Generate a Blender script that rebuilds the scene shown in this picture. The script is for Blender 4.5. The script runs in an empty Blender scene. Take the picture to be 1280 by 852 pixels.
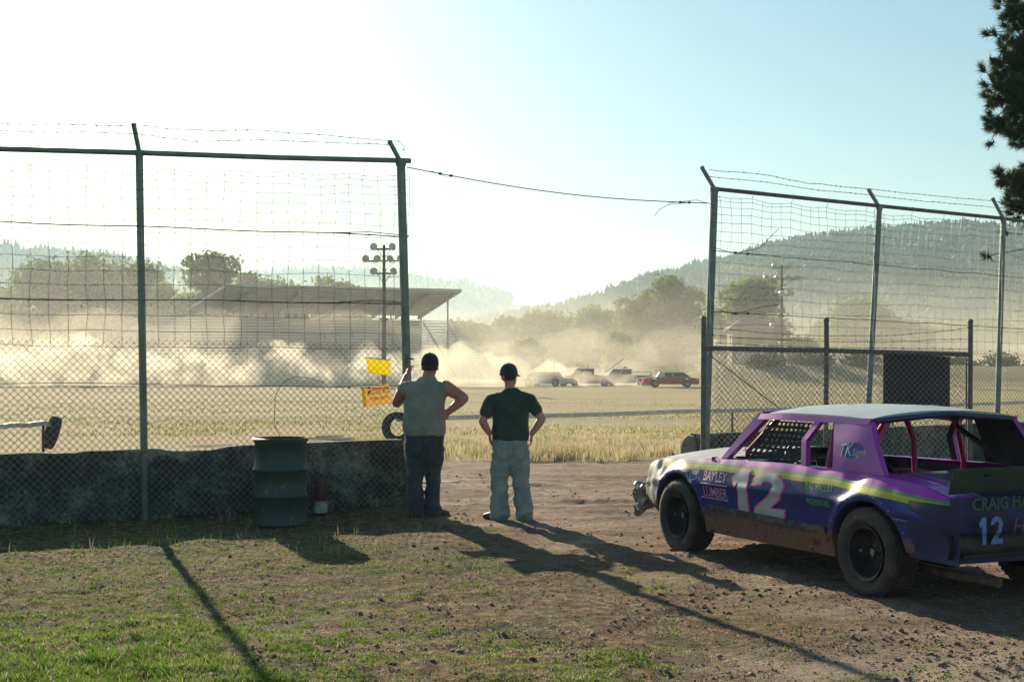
import bpy, bmesh, math, random
import numpy as np
from mathutils import Vector, Matrix, noise
R = math.radians
PI = math.pi
random.seed(7)
rng = np.random.default_rng(7)
scene = bpy.context.scene
COL = scene.collection
F, CX, CY, CH = 1600.0, 640.0, 464.0, 1.72     # focal length in photo pixels, principal column, horizon row, eye height

def P(px, py, d):
    return Vector(((px - CX) * d / F, d, CH - (py - CY) * d / F))

# ------------------------------------------------------------------ scene graph
def link(o, parent=None):
    COL.objects.link(o)
    if parent is not None:
        o.parent = parent
    return o

def tag(o, label=None, cat=None, group=None, kind=None):
    if label: o['label'] = label
    if cat: o['category'] = cat
    if group: o['group'] = group
    if kind: o['kind'] = kind
    return o

def empty(name, loc=(0, 0, 0), rz=0.0, label=None, cat=None, group=None):
    o = bpy.data.objects.new(name, None)
    o.empty_display_size = 0.2
    o.location = loc
    o.rotation_euler = (0, 0, rz)
    link(o)
    return tag(o, label, cat, group)

def copy_tree(o, parent=None):
    c = o.copy()
    COL.objects.link(c)
    c.parent = parent
    for ch in [k for k in o.children]:
        copy_tree(ch, c)
    return c

class MB:
    """collects geometry for ONE mesh object"""
    def __init__(s):
        s.v = []; s.f = []; s.m = []
    def add(s, verts, faces, mi=0):
        b = len(s.v)
        s.v.extend([tuple(p) for p in verts])
        s.f.extend([tuple(i + b for i in f) for f in faces])
        s.m.extend([mi] * len(faces))
        return s
    def box(s, c, size, rot=None, mi=0):
        hx, hy, hz = size[0] / 2, size[1] / 2, size[2] / 2
        vs = [Vector((x, y, z)) for x in (-hx, hx) for y in (-hy, hy) for z in (-hz, hz)]
        if rot is not None:
            vs = [rot @ p for p in vs]
        c = Vector(c)
        s.add([p + c for p in vs], [(0, 1, 3, 2), (4, 6, 7, 5), (0, 4, 5, 1), (2, 3, 7, 6), (0, 2, 6, 4), (1, 5, 7, 3)], mi)
        return s
    def bar(s, a, b, w, h, mi=0, up=(0, 0, 1)):
        a = Vector(a); b = Vector(b); d = (b - a).normalized()
        u = Vector(up)
        if abs(d.dot(u)) > .98: u = Vector((0, 1, 0))
        x = d.cross(u).normalized(); z = x.cross(d).normalized()
        vs = []
        for p in (a, b):
            for sx, sz in ((-1, -1), (1, -1), (1, 1), (-1, 1)):
                vs.append(p + x * sx * w / 2 + z * sz * h / 2)
        s.add(vs, [(0, 3, 2, 1), (4, 5, 6, 7), (0, 1, 5, 4), (1, 2, 6, 5), (2, 3, 7, 6), (3, 0, 4, 7)], mi)
        return s
    def tube(s, pts, r, n=8, mi=0, caps=True):
        pts = [Vector(p) for p in pts]
        rs = r if isinstance(r, (list, tuple)) else [r] * len(pts)
        vs = []; fs = []
        prev = None
        for i, p in enumerate(pts):
            if i == 0: t = pts[1] - p
            elif i == len(pts) - 1: t = p - pts[i - 1]
            else: t = pts[i + 1] - pts[i - 1]
            if t.length < 1e-9: t = Vector((0, 0, 1))
            t.normalize()
            if prev is None:
                u = Vector((0, 0, 1)) if abs(t.z) < .9 else Vector((0, 1, 0))
                prev = t.cross(u).normalized()
            else:
                prev = (prev - t * prev.dot(t))
                if prev.length < 1e-6: prev = t.orthogonal()
                prev.normalize()
            w = t.cross(prev)
            for k in range(n):
                a = 2 * PI * k / n
                vs.append(p + (prev * math.cos(a) + w * math.sin(a)) * rs[i])
        for i in range(len(pts) - 1):
            for k in range(n):
                k2 = (k + 1) % n
                fs.append((i * n + k, i * n + k2, (i + 1) * n + k2, (i + 1) * n + k))
        if caps and n > 2:
            fs.append(tuple(range(n - 1, -1, -1)))
            e = (len(pts) - 1) * n
            fs.append(tuple(range(e, e + n)))
        s.add(vs, fs, mi)
        return s
    def lathe(s, prof, n=32, origin=(0, 0, 0), axis='z', mi=0, closed=False):
        o = Vector(origin); vs = []; fs = []
        for (r, h) in prof:
            for k in range(n):
                a = 2 * PI * k / n
                if axis == 'z': q = Vector((r * math.cos(a), r * math.sin(a), h))
                elif axis == 'x': q = Vector((h, r * math.cos(a), r * math.sin(a)))
                else: q = Vector((r * math.cos(a), h, r * math.sin(a)))
                vs.append(o + q)
        m = len(prof)
        for i in range(m - 1 if not closed else m):
            j = (i + 1) % m
            for k in range(n):
                k2 = (k + 1) % n
                fs.append((i * n + k, i * n + k2, j * n + k2, j * n + k))
        s.add(vs, fs, mi)
        return s
    def grid(s, fn, nu, nv, mi=0, flip=False, mfn=None):
        vs = []
        for i in range(nu + 1):
            for j in range(nv + 1):
                vs.append(fn(i / nu, j / nv))
        b = len(s.v); s.v.extend([tuple(p) for p in vs])
        for i in range(nu):
            for j in range(nv):
                a = b + i * (nv + 1) + j
                q = (a, a + nv + 1, a + nv + 2, a + 1)
                if flip: q = q[::-1]
                s.f.append(q)
                s.m.append(mfn(i, j) if mfn else mi)
        return s
    def ico(s, c, r, sub=1, mi=0):
        bm = bmesh.new(); bmesh.ops.create_icosphere(bm, subdivisions=sub, radius=1)
        rr = r if isinstance(r, (tuple, list, Vector)) else (r, r, r)
        vs = [(v.co.x * rr[0] + c[0], v.co.y * rr[1] + c[1], v.co.z * rr[2] + c[2]) for v in bm.verts]
        fs = [tuple(v.index for v in f.verts) for f in bm.faces]
        bm.free(); s.add(vs, fs, mi); return s
    def build(s, name, mats, parent=None, smooth=None, loc=None, recalc=False):
        me = bpy.data.meshes.new(name)
        me.from_pydata(s.v, [], s.f)
        if not isinstance(mats, (list, tuple)): mats = [mats]
        for m in mats: me.materials.append(m)
        if len(mats) > 1:
            me.polygons.foreach_set('material_index', s.m)
        if recalc:
            bm = bmesh.new(); bm.from_mesh(me); bmesh.ops.remove_doubles(bm, verts=bm.verts, dist=1e-5)
            bmesh.ops.recalc_face_normals(bm, faces=bm.faces); bm.to_mesh(me); bm.free()
        me.update()
        if smooth is not None:
            me.polygons.foreach_set('use_smooth', [True] * len(me.polygons))
            if smooth < 180:
                me.set_sharp_from_angle(angle=R(smooth))
        o = bpy.data.objects.new(name, me)
        if loc is not None: o.location = loc
        link(o, parent)
        return o

def np_mesh(name, verts, faces_n, loops, mats, midx=None, parent=None, smooth=False):
    """fast mesh: verts (N,3) array, faces of constant size faces_n, loops flat array"""
    me = bpy.data.meshes.new(name)
    nf = len(loops) // faces_n
    me.vertices.add(len(verts)); me.vertices.foreach_set('co', np.asarray(verts, dtype=np.float32).ravel())
    me.loops.add(len(loops)); me.loops.foreach_set('vertex_index', np.asarray(loops, dtype=np.int32))
    me.polygons.add(nf)
    me.polygons.foreach_set('loop_start', np.arange(0, nf * faces_n, faces_n, dtype=np.int32))
    for m in mats: me.materials.append(m)
    if midx is not None: me.polygons.foreach_set('material_index', np.asarray(midx, dtype=np.int32))
    if smooth: me.polygons.foreach_set('use_smooth', np.ones(nf, dtype=bool))
    me.update(calc_edges=True); me.validate()
    o = bpy.data.objects.new(name, me)
    link(o, parent)
    return o

# ------------------------------------------------------------------ materials
def new_mat(name):
    m = bpy.data.materials.new(name); m.use_nodes = True
    nt = m.node_tree
    b = nt.nodes.get('Principled BSDF')
    return m, nt, b

def noise_node(nt, scale, detail=4, rough=.55, coord='Object', vec=None, dist=0.0):
    tc = nt.nodes.new('ShaderNodeTexCoord')
    n = nt.nodes.new('ShaderNodeTexNoise')
    n.inputs['Scale'].default_value = scale; n.inputs['Detail'].default_value = detail
    n.inputs['Roughness'].default_value = rough; n.inputs['Distortion'].default_value = dist
    nt.links.new(vec if vec is not None else tc.outputs[coord], n.inputs['Vector'])
    return n

def ramp(nt, fac, stops, interp='LINEAR'):
    r = nt.nodes.new('ShaderNodeValToRGB'); cr = r.color_ramp; cr.interpolation = interp
    while len(cr.elements) > 1: cr.elements.remove(cr.elements[-1])
    for i, (p, c) in enumerate(stops):
        c = c if len(c) == 4 else (*c, 1)
        if i == 0:
            cr.elements[0].position = p; cr.elements[0].color = c
        else:
            e = cr.elements.new(p); e.color = c
    nt.links.new(fac, r.inputs['Fac'])
    return r

def mixc(nt, fac, a, b, mode='MIX'):
    m = nt.nodes.new('ShaderNodeMix'); m.data_type = 'RGBA'; m.blend_type = mode
    def put(sock, v):
        if isinstance(v, bpy.types.NodeSocket): nt.links.new(v, sock)
        elif isinstance(v, (int, float)): sock.default_value = v
        else: sock.default_value = (*v, 1) if len(v) == 3 else v
    put(m.inputs[0], fac); put(m.inputs[6], a); put(m.inputs[7], b)
    return m.outputs[2]

def mathn(nt, op, a, b=None, c=None, clamp=False):
    m = nt.nodes.new('ShaderNodeMath'); m.operation = op; m.use_clamp = clamp
    for i, v in enumerate((a, b, c)):
        if v is None: continue
        if isinstance(v, bpy.types.NodeSocket): nt.links.new(v, m.inputs[i])
        else: m.inputs[i].default_value = v
    return m.outputs[0]

def bump(nt, b, height, strength=.4, dist=.02):
    bp = nt.nodes.new('ShaderNodeBump'); bp.inputs['Strength'].default_value = strength
    bp.inputs['Distance'].default_value = dist
    nt.links.new(height, bp.inputs['Height']); nt.links.new(bp.outputs[0], b.inputs['Normal'])
    return bp

def simple(name, c1, c2=None, scale=8, rough=.7, metal=0.0, bstr=0.0, bdist=.01, spec=.5, contrast=(.35, .65), coat=0.0, detail=5):
    m, nt, b = new_mat(name)
    b.inputs['Roughness'].default_value = rough; b.inputs['Metallic'].default_value = metal
    b.inputs['Specular IOR Level'].default_value = spec
    b.inputs['Coat Weight'].default_value = coat
    c2 = c2 or tuple(x * .75 for x in c1)
    n = noise_node(nt, scale, detail)
    r = ramp(nt, n.outputs['Fac'], [(contrast[0], c1), (contrast[1], c2)])
    nt.links.new(r.outputs[0], b.inputs['Base Color'])
    if bstr:
        n2 = noise_node(nt, scale * 3, 6, .6)
        bump(nt, b, n2.outputs['Fac'], bstr, bdist)
    return m

def leafmat(name, cols, trans=.35, rough=.6, scale=.6):
    """thin foliage: diffuse + translucent, light and dark clumps by object-space noise"""
    m, nt, b = new_mat(name)
    b.inputs['Roughness'].default_value = rough; b.inputs['Specular IOR Level'].default_value = .25
    n = noise_node(nt, scale, 3)
    r = ramp(nt, n.outputs['Fac'], [(.3 + .4 * i / (len(cols) - 1), c) for i, c in enumerate(cols)])
    nt.links.new(r.outputs[0], b.inputs['Base Color'])
    t = nt.nodes.new('ShaderNodeBsdfTranslucent'); nt.links.new(r.outputs[0], t.inputs['Color'])
    mx = nt.nodes.new('ShaderNodeMixShader'); mx.inputs[0].default_value = trans
    out = nt.nodes.get('Material Output')
    nt.links.new(b.outputs[0], mx.inputs[1]); nt.links.new(t.outputs[0], mx.inputs[2]); nt.links.new(mx.outputs[0], out.inputs['Surface'])
    return m

M = {}
M['galv'] = simple('galvanised steel', (.24, .29, .27), (.16, .20, .19), 6, .5, .75, .15, .002)
M['galv_dark'] = simple('weathered dark steel', (.12, .12, .13), (.20, .18, .16), 9, .6, .6, .2, .002)
M['wire'] = simple('fence wire', (.30, .31, .30), (.22, .20, .17), 20, .55, .6)
M['rust'] = simple('rusty wire', (.16, .11, .08), (.08, .06, .05), 20, .8, .3)
def concrete_mat():
    m, nt, b = new_mat('stained concrete'); b.inputs['Roughness'].default_value = .95
    a = noise_node(nt, 3.0, 9, .72, dist=.4); c = noise_node(nt, 22, 6, .7); e = noise_node(nt, 1.1, 3)
    f = mathn(nt, 'ADD', mathn(nt, 'ADD', mathn(nt, 'MULTIPLY', a.outputs['Fac'], .55), mathn(nt, 'MULTIPLY', c.outputs['Fac'], .35)), mathn(nt, 'MULTIPLY', e.outputs['Fac'], .25))
    r = ramp(nt, f, [(.50, (.022, .028, .024)), (.57, (.06, .075, .06)), (.62, (.17, .20, .15)), (.68, (.32, .35, .27))])
    nt.links.new(r.outputs[0], b.inputs['Base Color']); bump(nt, b, f, .8, .03); return m
M['concrete'] = concrete_mat()
M['rubber'] = simple('tyre rubber', (.022, .021, .021), (.055, .046, .04), 12, .8, 0, .5, .004)
M['white_paint'] = simple('worn white paint', (.75, .74, .70), (.5, .48, .44), 7, .5, 0, .1, .002)
M['black_metal'] = simple('black painted metal', (.02, .02, .022), (.05, .045, .04), 8, .5, .2, .2, .003)
M['wood'] = simple('weathered wood', (.16, .12, .09), (.09, .07, .05), 4, .85, 0, .3, .01)
M['bark'] = simple('tree bark', (.10, .075, .055), (.05, .04, .03), 3, .95, 0, .8, .05)
M['drum'] = simple('faded green blue drum paint', (.05, .11, .10), (.03, .07, .075), 3, .5, .2, .25, .004, contrast=(.3, .7))
SUN_E, SKY_S, EXPO, HAZE, DUST, DN2 = 5, 0.05, 1.0, 0.00026, 0.17, 0.0014
# ------------------------------------------------------------------ camera, sky, sun
cam = bpy.data.cameras.new('camera'); co = bpy.data.objects.new('camera', cam); link(co)
co.location = (0, 0, CH); co.rotation_euler = (R(90), 0, 0)
cam.sensor_width = 36; cam.lens = F / 1280 * 36
cam.shift_y = (CY - 426) / 1280
cam.clip_start = .1; cam.clip_end = 30000
scene.camera = co
AZ, EL = R(-20.9), R(19.4)
sun_dir = Vector((math.sin(AZ) * math.cos(EL), math.cos(AZ) * math.cos(EL), math.sin(EL)))
sl = bpy.data.lights.new('sun', 'SUN'); sl.energy = SUN_E; sl.angle = R(.55); sl.color = (1, .86, .64)
so = bpy.data.objects.new('sun', sl); link(so)
so.rotation_euler = (-sun_dir).to_track_quat('-Z', 'Y').to_euler(); so.location = (0, 0, 60)
w = bpy.data.worlds.new('World'); scene.world = w; w.use_nodes = True
nt = w.node_tree; bg = nt.nodes['Background']
sky = nt.nodes.new('ShaderNodeTexSky'); sky.sky_type = 'NISHITA'; sky.sun_disc = False
sky.sun_elevation = EL; sky.sun_rotation = AZ
sky.air_density = 1.5; sky.dust_density = 1.0; sky.ozone_density = 2.0; sky.altitude = 400
tint = nt.nodes.new('ShaderNodeMix'); tint.data_type = 'RGBA'; tint.blend_type = 'MULTIPLY'; tint.inputs[0].default_value = 1
nt.links.new(sky.outputs[0], tint.inputs[6]); tint.inputs[7].default_value = (.80, .98, 1.10, 1)      # cool teal air of the place
nt.links.new(tint.outputs[2], bg.inputs['Color']); bg.inputs['Strength'].default_value = SKY_S
vs = scene.view_settings
vs.view_transform = 'Standard'; vs.look = 'None'; vs.gamma = 1; vs.use_curve_mapping = False; vs.exposure = EXPO
cy = scene.cycles
cy.max_bounces = 6; cy.diffuse_bounces = 1; cy.glossy_bounces = 3; cy.volume_bounces = 2; cy.transparent_max_bounces = 12
cy.volume_step_rate = 2.0; cy.volume_max_steps = 256
cy.use_denoising = True

# ------------------------------------------------------------------ haze
def vol_box(name, lo, hi, color, dens, aniso, kind='stuff', label=None, cat=None):
    mb = MB(); mb.box([(a + b) / 2 for a, b in zip(lo, hi)], [b - a for a, b in zip(lo, hi)])
    m = bpy.data.materials.new(name); m.use_nodes = True; n = m.node_tree
    n.nodes.remove(n.nodes['Principled BSDF'])
    pv = n.nodes.new('ShaderNodeVolumePrincipled')
    pv.inputs['Color'].default_value = (*color, 1); pv.inputs['Density'].default_value = dens; pv.inputs['Anisotropy'].default_value = aniso
    n.links.new(pv.outputs[0], n.nodes['Material Output'].inputs['Volume'])
    o = mb.build(name, m); tag(o, label, cat, None, kind)
    return o, m, n, pv
vol_box('haze', (-2750, -450, -30), (2750, 2750, 196), (.58, .86, 1.0), HAZE, .35,
        label='pale sunlit haze filling the air over the speedway and hills', cat='haze')

# ------------------------------------------------------------------ ground
def fbm(x, y, s, o=4):
    return noise.fractal(Vector((x * s, y * s, 3.1)), 1.0, 2.0, o)
def sstep(a, b, x):
    t = min(1, max(0, (x - a) / (b - a))); return t * t * (3 - 2 * t)
def hill_h(x, y):
    """far valley sides: right hand wooded hill, lower left hill, distant ridge"""
    h = 0.0
    # profile across azimuth (u = x / y)
    u = x / max(y, 1)
    if y > 380:
        # right hill, ridge near y = 1500
        prof = np.interp(u, [-.3, -.06, -.02, .04, .08, .13, .2, .29, .36, .42, .6], [0, 30, 54, 76, 93, 106, 130, 147, 150, 148, 160])
        rise = sstep(400, 1000, y) if u > -.12 else 0
        w_ = sstep(-.14, -.03, u)
        h = max(h, prof * 1000 / 1600 * (rise ** 1.15) * w_ * (1 + .07 * fbm(x, y, .004)) + (fbm(x, y, .009) * 8 * rise * w_))
        # left hill, ridge near y = 1900
        profl = np.interp(u, [-.8, -.5, -.4, -.32, -.25, -.19, -.12], [142, 140, 136, 126, 110, 86, 30])
        h = max(h, profl * 1300 / 1600 * sstep(650, 1300, y) * (1 + .05 * fbm(x, y, .005)) * (1 - sstep(-.15, -.06, u)))
        # far ridge near y = 3900
        proff = np.interp(u, [-.6, -.3, -.22, -.13, -.08, -.04, 0, .1], [100, 120, 112, 120, 108, 98, 84, 70])
        h = max(h, proff * 2100 / 1600 * sstep(1450, 2100, y) * (1 + .04 * fbm(x, y, .004)))
    return h
def gh(x, y):
    h = .03 * fbm(x, y, .9) + .018 * fbm(x, y, 3.3)
    if y < 24: 
        h += .012 * fbm(x, y, 9)
        # wheel ruts across the drive
        for c_, sl_, w_, dp in ((20.6, .05, .22, .035), (19.1, .04, .2, .03), (16.9, -.06, .18, .03), (15.6, -.10, .2, .028), (12.2, -.35, .16, .022), (13.6, -.30, .16, .022)):
            q_ = (y - c_ - sl_ * x - .12 * math.sin(x * .9 + c_)) / w_
            if abs(q_) < 3.5: h += dp * (.9 * math.exp(-((abs(q_) - 1.5) / .5) ** 2) - math.exp(-q_ * q_)) * sstep(-1.5, 0, x) * (.6 + .4 * math.sin(x * 3 + y))
    f = 1 - sstep(30, 60, y); h *= .35 + .65 * f
    h += .15 * sstep(60, 108, y) + .16 * sstep(108.5, 111, y)
    # dirt bank on the right beyond the track
    h += 2.6 * sstep(12, 22, x) * sstep(118, 128, y) * (1 - sstep(132, 146, y)) * (.75 + .25 * fbm(x, y, .08))
    # grass rise on the far right
    h += 9 * sstep(60, 120, x) * sstep(170, 330, y)
    if y > 380: h += hill_h(x, y)
    return h
def axis_vals(lo, hi, d0, a, b, g):
    v = list(np.arange(a, b + 1e-6, d0)); d = d0; p = v[-1]
    while p < hi: d = min(d * g, 40 + p * .0); p += d; v.append(min(p, hi))
    d = d0; p = v[0]; pre = []
    while p > lo: d = min(d * g, 40); p -= d; pre.append(max(p, lo))
    return pre[::-1] + v
xs = axis_vals(-2700, 2700, .085, -6, 6, 1.055)
ys = axis_vals(-400, 2700, .085, 5.5, 20, 1.045)
V = [(x, y, gh(x, y)) for x in xs for y in ys]
ny = len(ys); idx = np.arange(len(xs) * ny).reshape(len(xs), ny)
q = np.stack([idx[:-1, :-1], idx[1:, :-1], idx[1:, 1:], idx[:-1, 1:]], -1).reshape(-1)

m, nt, b = new_mat('ground'); b.inputs['Roughness'].default_value = .95; b.inputs['Specular IOR Level'].default_value = .15
tc = nt.nodes.new('ShaderNodeTexCoord'); sep = nt.nodes.new('ShaderNodeSeparateXYZ'); nt.links.new(tc.outputs['Object'], sep.inputs[0])
X, Y = sep.outputs[0], sep.outputs[1]
n1 = noise_node(nt, 1.1, 7, .62); n2 = noise_node(nt, 9, 8, .7); n3 = noise_node(nt, .25, 4); n4 = noise_node(nt, 45, 5, .7)
nr = noise_node(nt, 1.0, 5, .6); mr = nt.nodes.new('ShaderNodeMapping'); mr.inputs['Scale'].default_value = (.35, 3.2, 1); mr.inputs['Rotation'].default_value = (0, 0, .12)
nt.links.new(tc.outputs['Object'], mr.inputs[0]); nt.links.new(mr.outputs[0], nr.inputs['Vector'])
dm = mathn(nt, 'ADD', mathn(nt, 'MULTIPLY', n1.outputs['Fac'], .5), mathn(nt, 'MULTIPLY', nr.outputs['Fac'], .5))
dirt = ramp(nt, dm, [(.38, (.20, .13, .095)), (.5, (.37, .26, .185)), (.62, (.54, .41, .30))]).outputs[0]
dirt = mixc(nt, mathn(nt, 'MULTIPLY', ramp(nt, n2.outputs['Fac'], [(.42, (0, 0, 0)), (.62, (1, 1, 1))]).outputs[0], .55), dirt, (.13, .095, .065))
duff = ramp(nt, n2.outputs['Fac'], [(.36, (.05, .032, .018)), (.48, (.17, .11, .055)), (.56, (.27, .185, .10)), (.66, (.42, .31, .18))]).outputs[0]
moss = ramp(nt, n2.outputs['Fac'], [(.35, (.03, .05, .012)), (.6, (.08, .125, .03))]).outputs[0]
gmask = mathn(nt, 'MULTIPLY', ramp(nt, n1.outputs['Fac'], [(.47, (0, 0, 0)), (.6, (1, 1, 1))]).outputs[0], ramp(nt, n4.outputs['Fac'], [(.4, (0, 0, 0)), (.55, (1, 1, 1))]).outputs[0])
near = mixc(nt, gmask, duff, moss)
# border between the turf (near left) and the drive: line x = a + b*y with noise
wob = mathn(nt, 'MULTIPLY', mathn(nt, 'SUBTRACT', n1.outputs['Fac'], .5), 5.0)
side = mathn(nt, 'ADD', mathn(nt, 'ADD', X, mathn(nt, 'MULTIPLY', Y, .42)), wob)
side = mathn(nt, 'DIVIDE', mathn(nt, 'SUBTRACT', side, 4.6), 2.2, clamp=True)
c = mixc(nt, side, near, dirt)
# pale dried mud in the near right
pm = mathn(nt, 'MULTIPLY', mathn(nt, 'DIVIDE', mathn(nt, 'SUBTRACT', 8.2, mathn(nt, 'ADD', Y, mathn(nt, 'MULTIPLY', wob, .5))), .8, clamp=True), mathn(nt, 'DIVIDE', mathn(nt, 'SUBTRACT', mathn(nt, 'ADD', X, mathn(nt, 'MULTIPLY', wob, .4)), .9), .5, clamp=True))
c = mixc(nt, mathn(nt, 'MULTIPLY', pm, .8), c, (.46, .38, .29))
# beyond the gate: gold grass band, then scraped track dirt with green tints, fields further off
def band(y0, y1, yw, sc):
    yy = mathn(nt, 'ADD', Y, mathn(nt, 'MULTIPLY', mathn(nt, 'SUBTRACT', n3.outputs['Fac'], .5), sc))
    return mathn(nt, 'DIVIDE', mathn(nt, 'SUBTRACT', yy, y0), yw, clamp=True)
gold = ramp(nt, n1.outputs['Fac'], [(.3, (.34, .26, .14)), (.5, (.50, .39, .21)), (.66, (.38, .34, .17))]).outputs[0]
c = mixc(nt, band(24.6, 0, 1.2, 3), c, gold)
n5 = noise_node(nt, .12, 7, .6); mp = nt.nodes.new('ShaderNodeMapping'); mp.inputs['Scale'].default_value = (.25, 1, 1)
nt.links.new(tc.outputs['Object'], mp.inputs[0]); nt.links.new(mp.outputs[0], n5.inputs['Vector'])
track = ramp(nt, n5.outputs['Fac'], [(.3, (.26, .24, .11)), (.5, (.45, .37, .21)), (.7, (.33, .31, .14))]).outputs[0]
c = mixc(nt, band(38, 0, 6, 6), c, track)
field = ramp(nt, n5.outputs['Fac'], [(.3, (.16, .15, .06)), (.55, (.30, .25, .13))]).outputs[0]
c = mixc(nt, band(135, 0, 10, 8), c, field)
n6 = noise_node(nt, .02, 6, .6)
forest = ramp(nt, n6.outputs['Fac'], [(.35, (.02, .045, .02)), (.6, (.04, .075, .028)), (.72, (.12, .13, .06))]).outputs[0]
c = mixc(nt, band(400, 0, 80, 100), c, forest)
nt.links.new(c, b.inputs['Base Color'])
hh = mathn(nt, 'ADD', mathn(nt, 'MULTIPLY', n2.outputs['Fac'], .8), mathn(nt, 'MULTIPLY', n4.outputs['Fac'], .35))
bump(nt, b, hh, 1.0, .11)
M['ground'] = m
g = np_mesh('ground', np.array(V), 4, q, [m], smooth=True); tag(g, kind='structure')

# puddles on the drive
mw, ntw, bw = new_mat('muddy water'); bw.inputs['Base Color'].default_value = (.10, .085, .06, 1); bw.inputs['Roughness'].default_value = .06
bump(ntw, bw, noise_node(ntw, 6, 2).outputs['Fac'], .05, .01)
mb = MB()
for px, py, rx, ry in ((505, 597, .55, .28), (545, 602, .35, .12), (520, 612, .25, .1), (415, 549, 1.2, .25), (395, 553, .8, .2), (300, 557, 1.2, .2), (438, 545, .9, .2), (330, 563, .5, .12)):
    d = 1600 * CH / (py - CY); x = (px - CX) * d / F
    ring = []
    for k in range(28):
        a = 2 * PI * k / 28; rr = 1 + .35 * noise.noise(Vector((math.cos(a) * 1.6 + px, math.sin(a) * 1.6, 0)))
        ring.append((x + rx * rr * math.cos(a), d + ry * (d / 14) * rr * math.sin(a), gh(x, d) + .012))
    mb.add(ring, [tuple(range(28))])
tag(mb.build('water', mw), kind='structure')
# ------------------------------------------------------------------ grass and clods (stuff)
M['grass'] = leafmat('green grass', [(.06, .14, .010), (.13, .24, .018), (.22, .32, .03)], .55, .5, 3)
M['drygrass'] = leafmat('dry grass', [(.44, .35, .20), (.60, .49, .31), (.70, .60, .42)], .4, .6, 2)
def nz(x, y, s, o=3, z=0.0):
    return noise.fractal(Vector((x * s, y * s, z)), 1.0, 2.0, o)
def blades(name, pts, hfn, wfn, mats, mfn, lean=.6):
    n = len(pts); vs = np.zeros((n * 5, 3)); loops = np.zeros(n * 9, dtype=int); mi = np.zeros(n * 3, dtype=int)
    for i, (x, y) in enumerate(pts):
        h = hfn(x, y); w_ = wfn(x, y); a = random.random() * 2 * PI; t = random.random() * 2 * PI; z = gh(x, y) - .01
        dx, dy = math.cos(a) * w_, math.sin(a) * w_
        k = lean * h * random.random(); lx, ly = math.cos(t) * k, math.sin(t) * k
        j = i * 5
        vs[j] = (x - dx, y - dy, z); vs[j + 1] = (x + dx, y + dy, z)
        vs[j + 2] = (x - dx * .7 + lx * .4, y - dy * .7 + ly * .4, z + h * .6); vs[j + 3] = (x + dx * .7 + lx * .4, y + dy * .7 + ly * .4, z + h * .6)
        vs[j + 4] = (x + lx, y + ly, z + h)
        loops[i * 9:i * 9 + 9] = (j, j + 1, j + 2, j + 1, j + 3, j + 2, j + 2, j + 3, j + 4)
        mi[i * 3:i * 3 + 3] = mfn(x, y)
    return np_mesh(name, vs, 3, loops, mats, mi)
def scatter(n, x0f, x1f, y0, y1, keep, tuft=0.0, per=1):
    out = []
    while len(out) < n:
        # more samples near the camera: uniform in 1/y
        y = 1 / random.uniform(1 / y1, 1 / y0); x = random.uniform(x0f(y), x1f(y))
        if random.random() > keep(x, y): continue
        for _ in range(per):
            out.append((x + random.gauss(0, tuft), y + random.gauss(0, tuft)))
    return out
edge = lambda x, y: (x + .42 * y - 4.6) / 2.2
def keep_green(x, y):
    e = edge(x, y) + 1.6 * nz(x, y, .6)
    k = 1.0 if e < -.2 else (.22 if e < .9 else .035)
    c = .8 * nz(x, y, 1.1, 4, 5) + .95 * nz(x, y, 4.5, 3, 9) + .02
    lush = math.exp(-((x + 2.6) / 1.6) ** 2 - ((y - 7.6) / 1.3) ** 2) * .45 + .35 * math.exp(-((x + 4.5) / 2.5) ** 2 - ((y - 9.5) / 1.6) ** 2) + .5 * sstep(9.6, 11.6, y) * (1 - sstep(-1.2, .2, x)) + .12 * (1 - sstep(-2, .5, x))
    return k * min(1, max(0.0, (c + lush - .0) * 2.4) + .03)
vx0 = lambda y: -.43 * y; vx1 = lambda y: .43 * y
lushf = lambda x, y: math.exp(-((x + 2.6) / 1.5) ** 2 - ((y - 7.4) / 1.2) ** 2)
pts = scatter(120000, vx0, vx1, 6.0, 15, keep_green, .022, 7)
gr = blades('grass', pts, lambda x, y: random.uniform(.010, .032) * (1 + .7 * lushf(x, y)), lambda x, y: random.uniform(.0015, .0035), [M['grass'], M['drygrass']],
            lambda x, y: 0 if random.random() < .86 else 1, 1.3)
tag(gr, 'short green grass tufts patchy over the brown near ground', 'grass', None, 'stuff')
pts = scatter(70000, vx0, vx1, 6.0, 14, lambda x, y: (1 if edge(x, y) < .2 else .12) * max(0, .5 + nz(x, y, 2.2, 3, 7)), .03, 5)
gr = blades('dead_grass', pts, lambda x, y: random.uniform(.006, .022), lambda x, y: random.uniform(.0015, .0035), [M['drygrass']], lambda x, y: 0, 2.2)
tag(gr, 'flattened dead straw lying among the green tufts', 'dead grass', None, 'stuff')
# weeds with seed heads along the foot of the wall
pts = scatter(700, lambda y: -.43 * y, lambda y: -1.0, 12.0, 15.2, lambda x, y: max(0, .3 + nz(x, y, 1.5)), .04, 4)
gr = blades('weeds', pts, lambda x, y: random.uniform(.04, .15), lambda x, y: .0028, [M['grass'], M['drygrass']], lambda x, y: 0 if random.random() < .6 else 1, .6)
tag(gr, 'thin weeds and seed stalks along the foot of the concrete wall', 'weeds', None, 'stuff')
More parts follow.
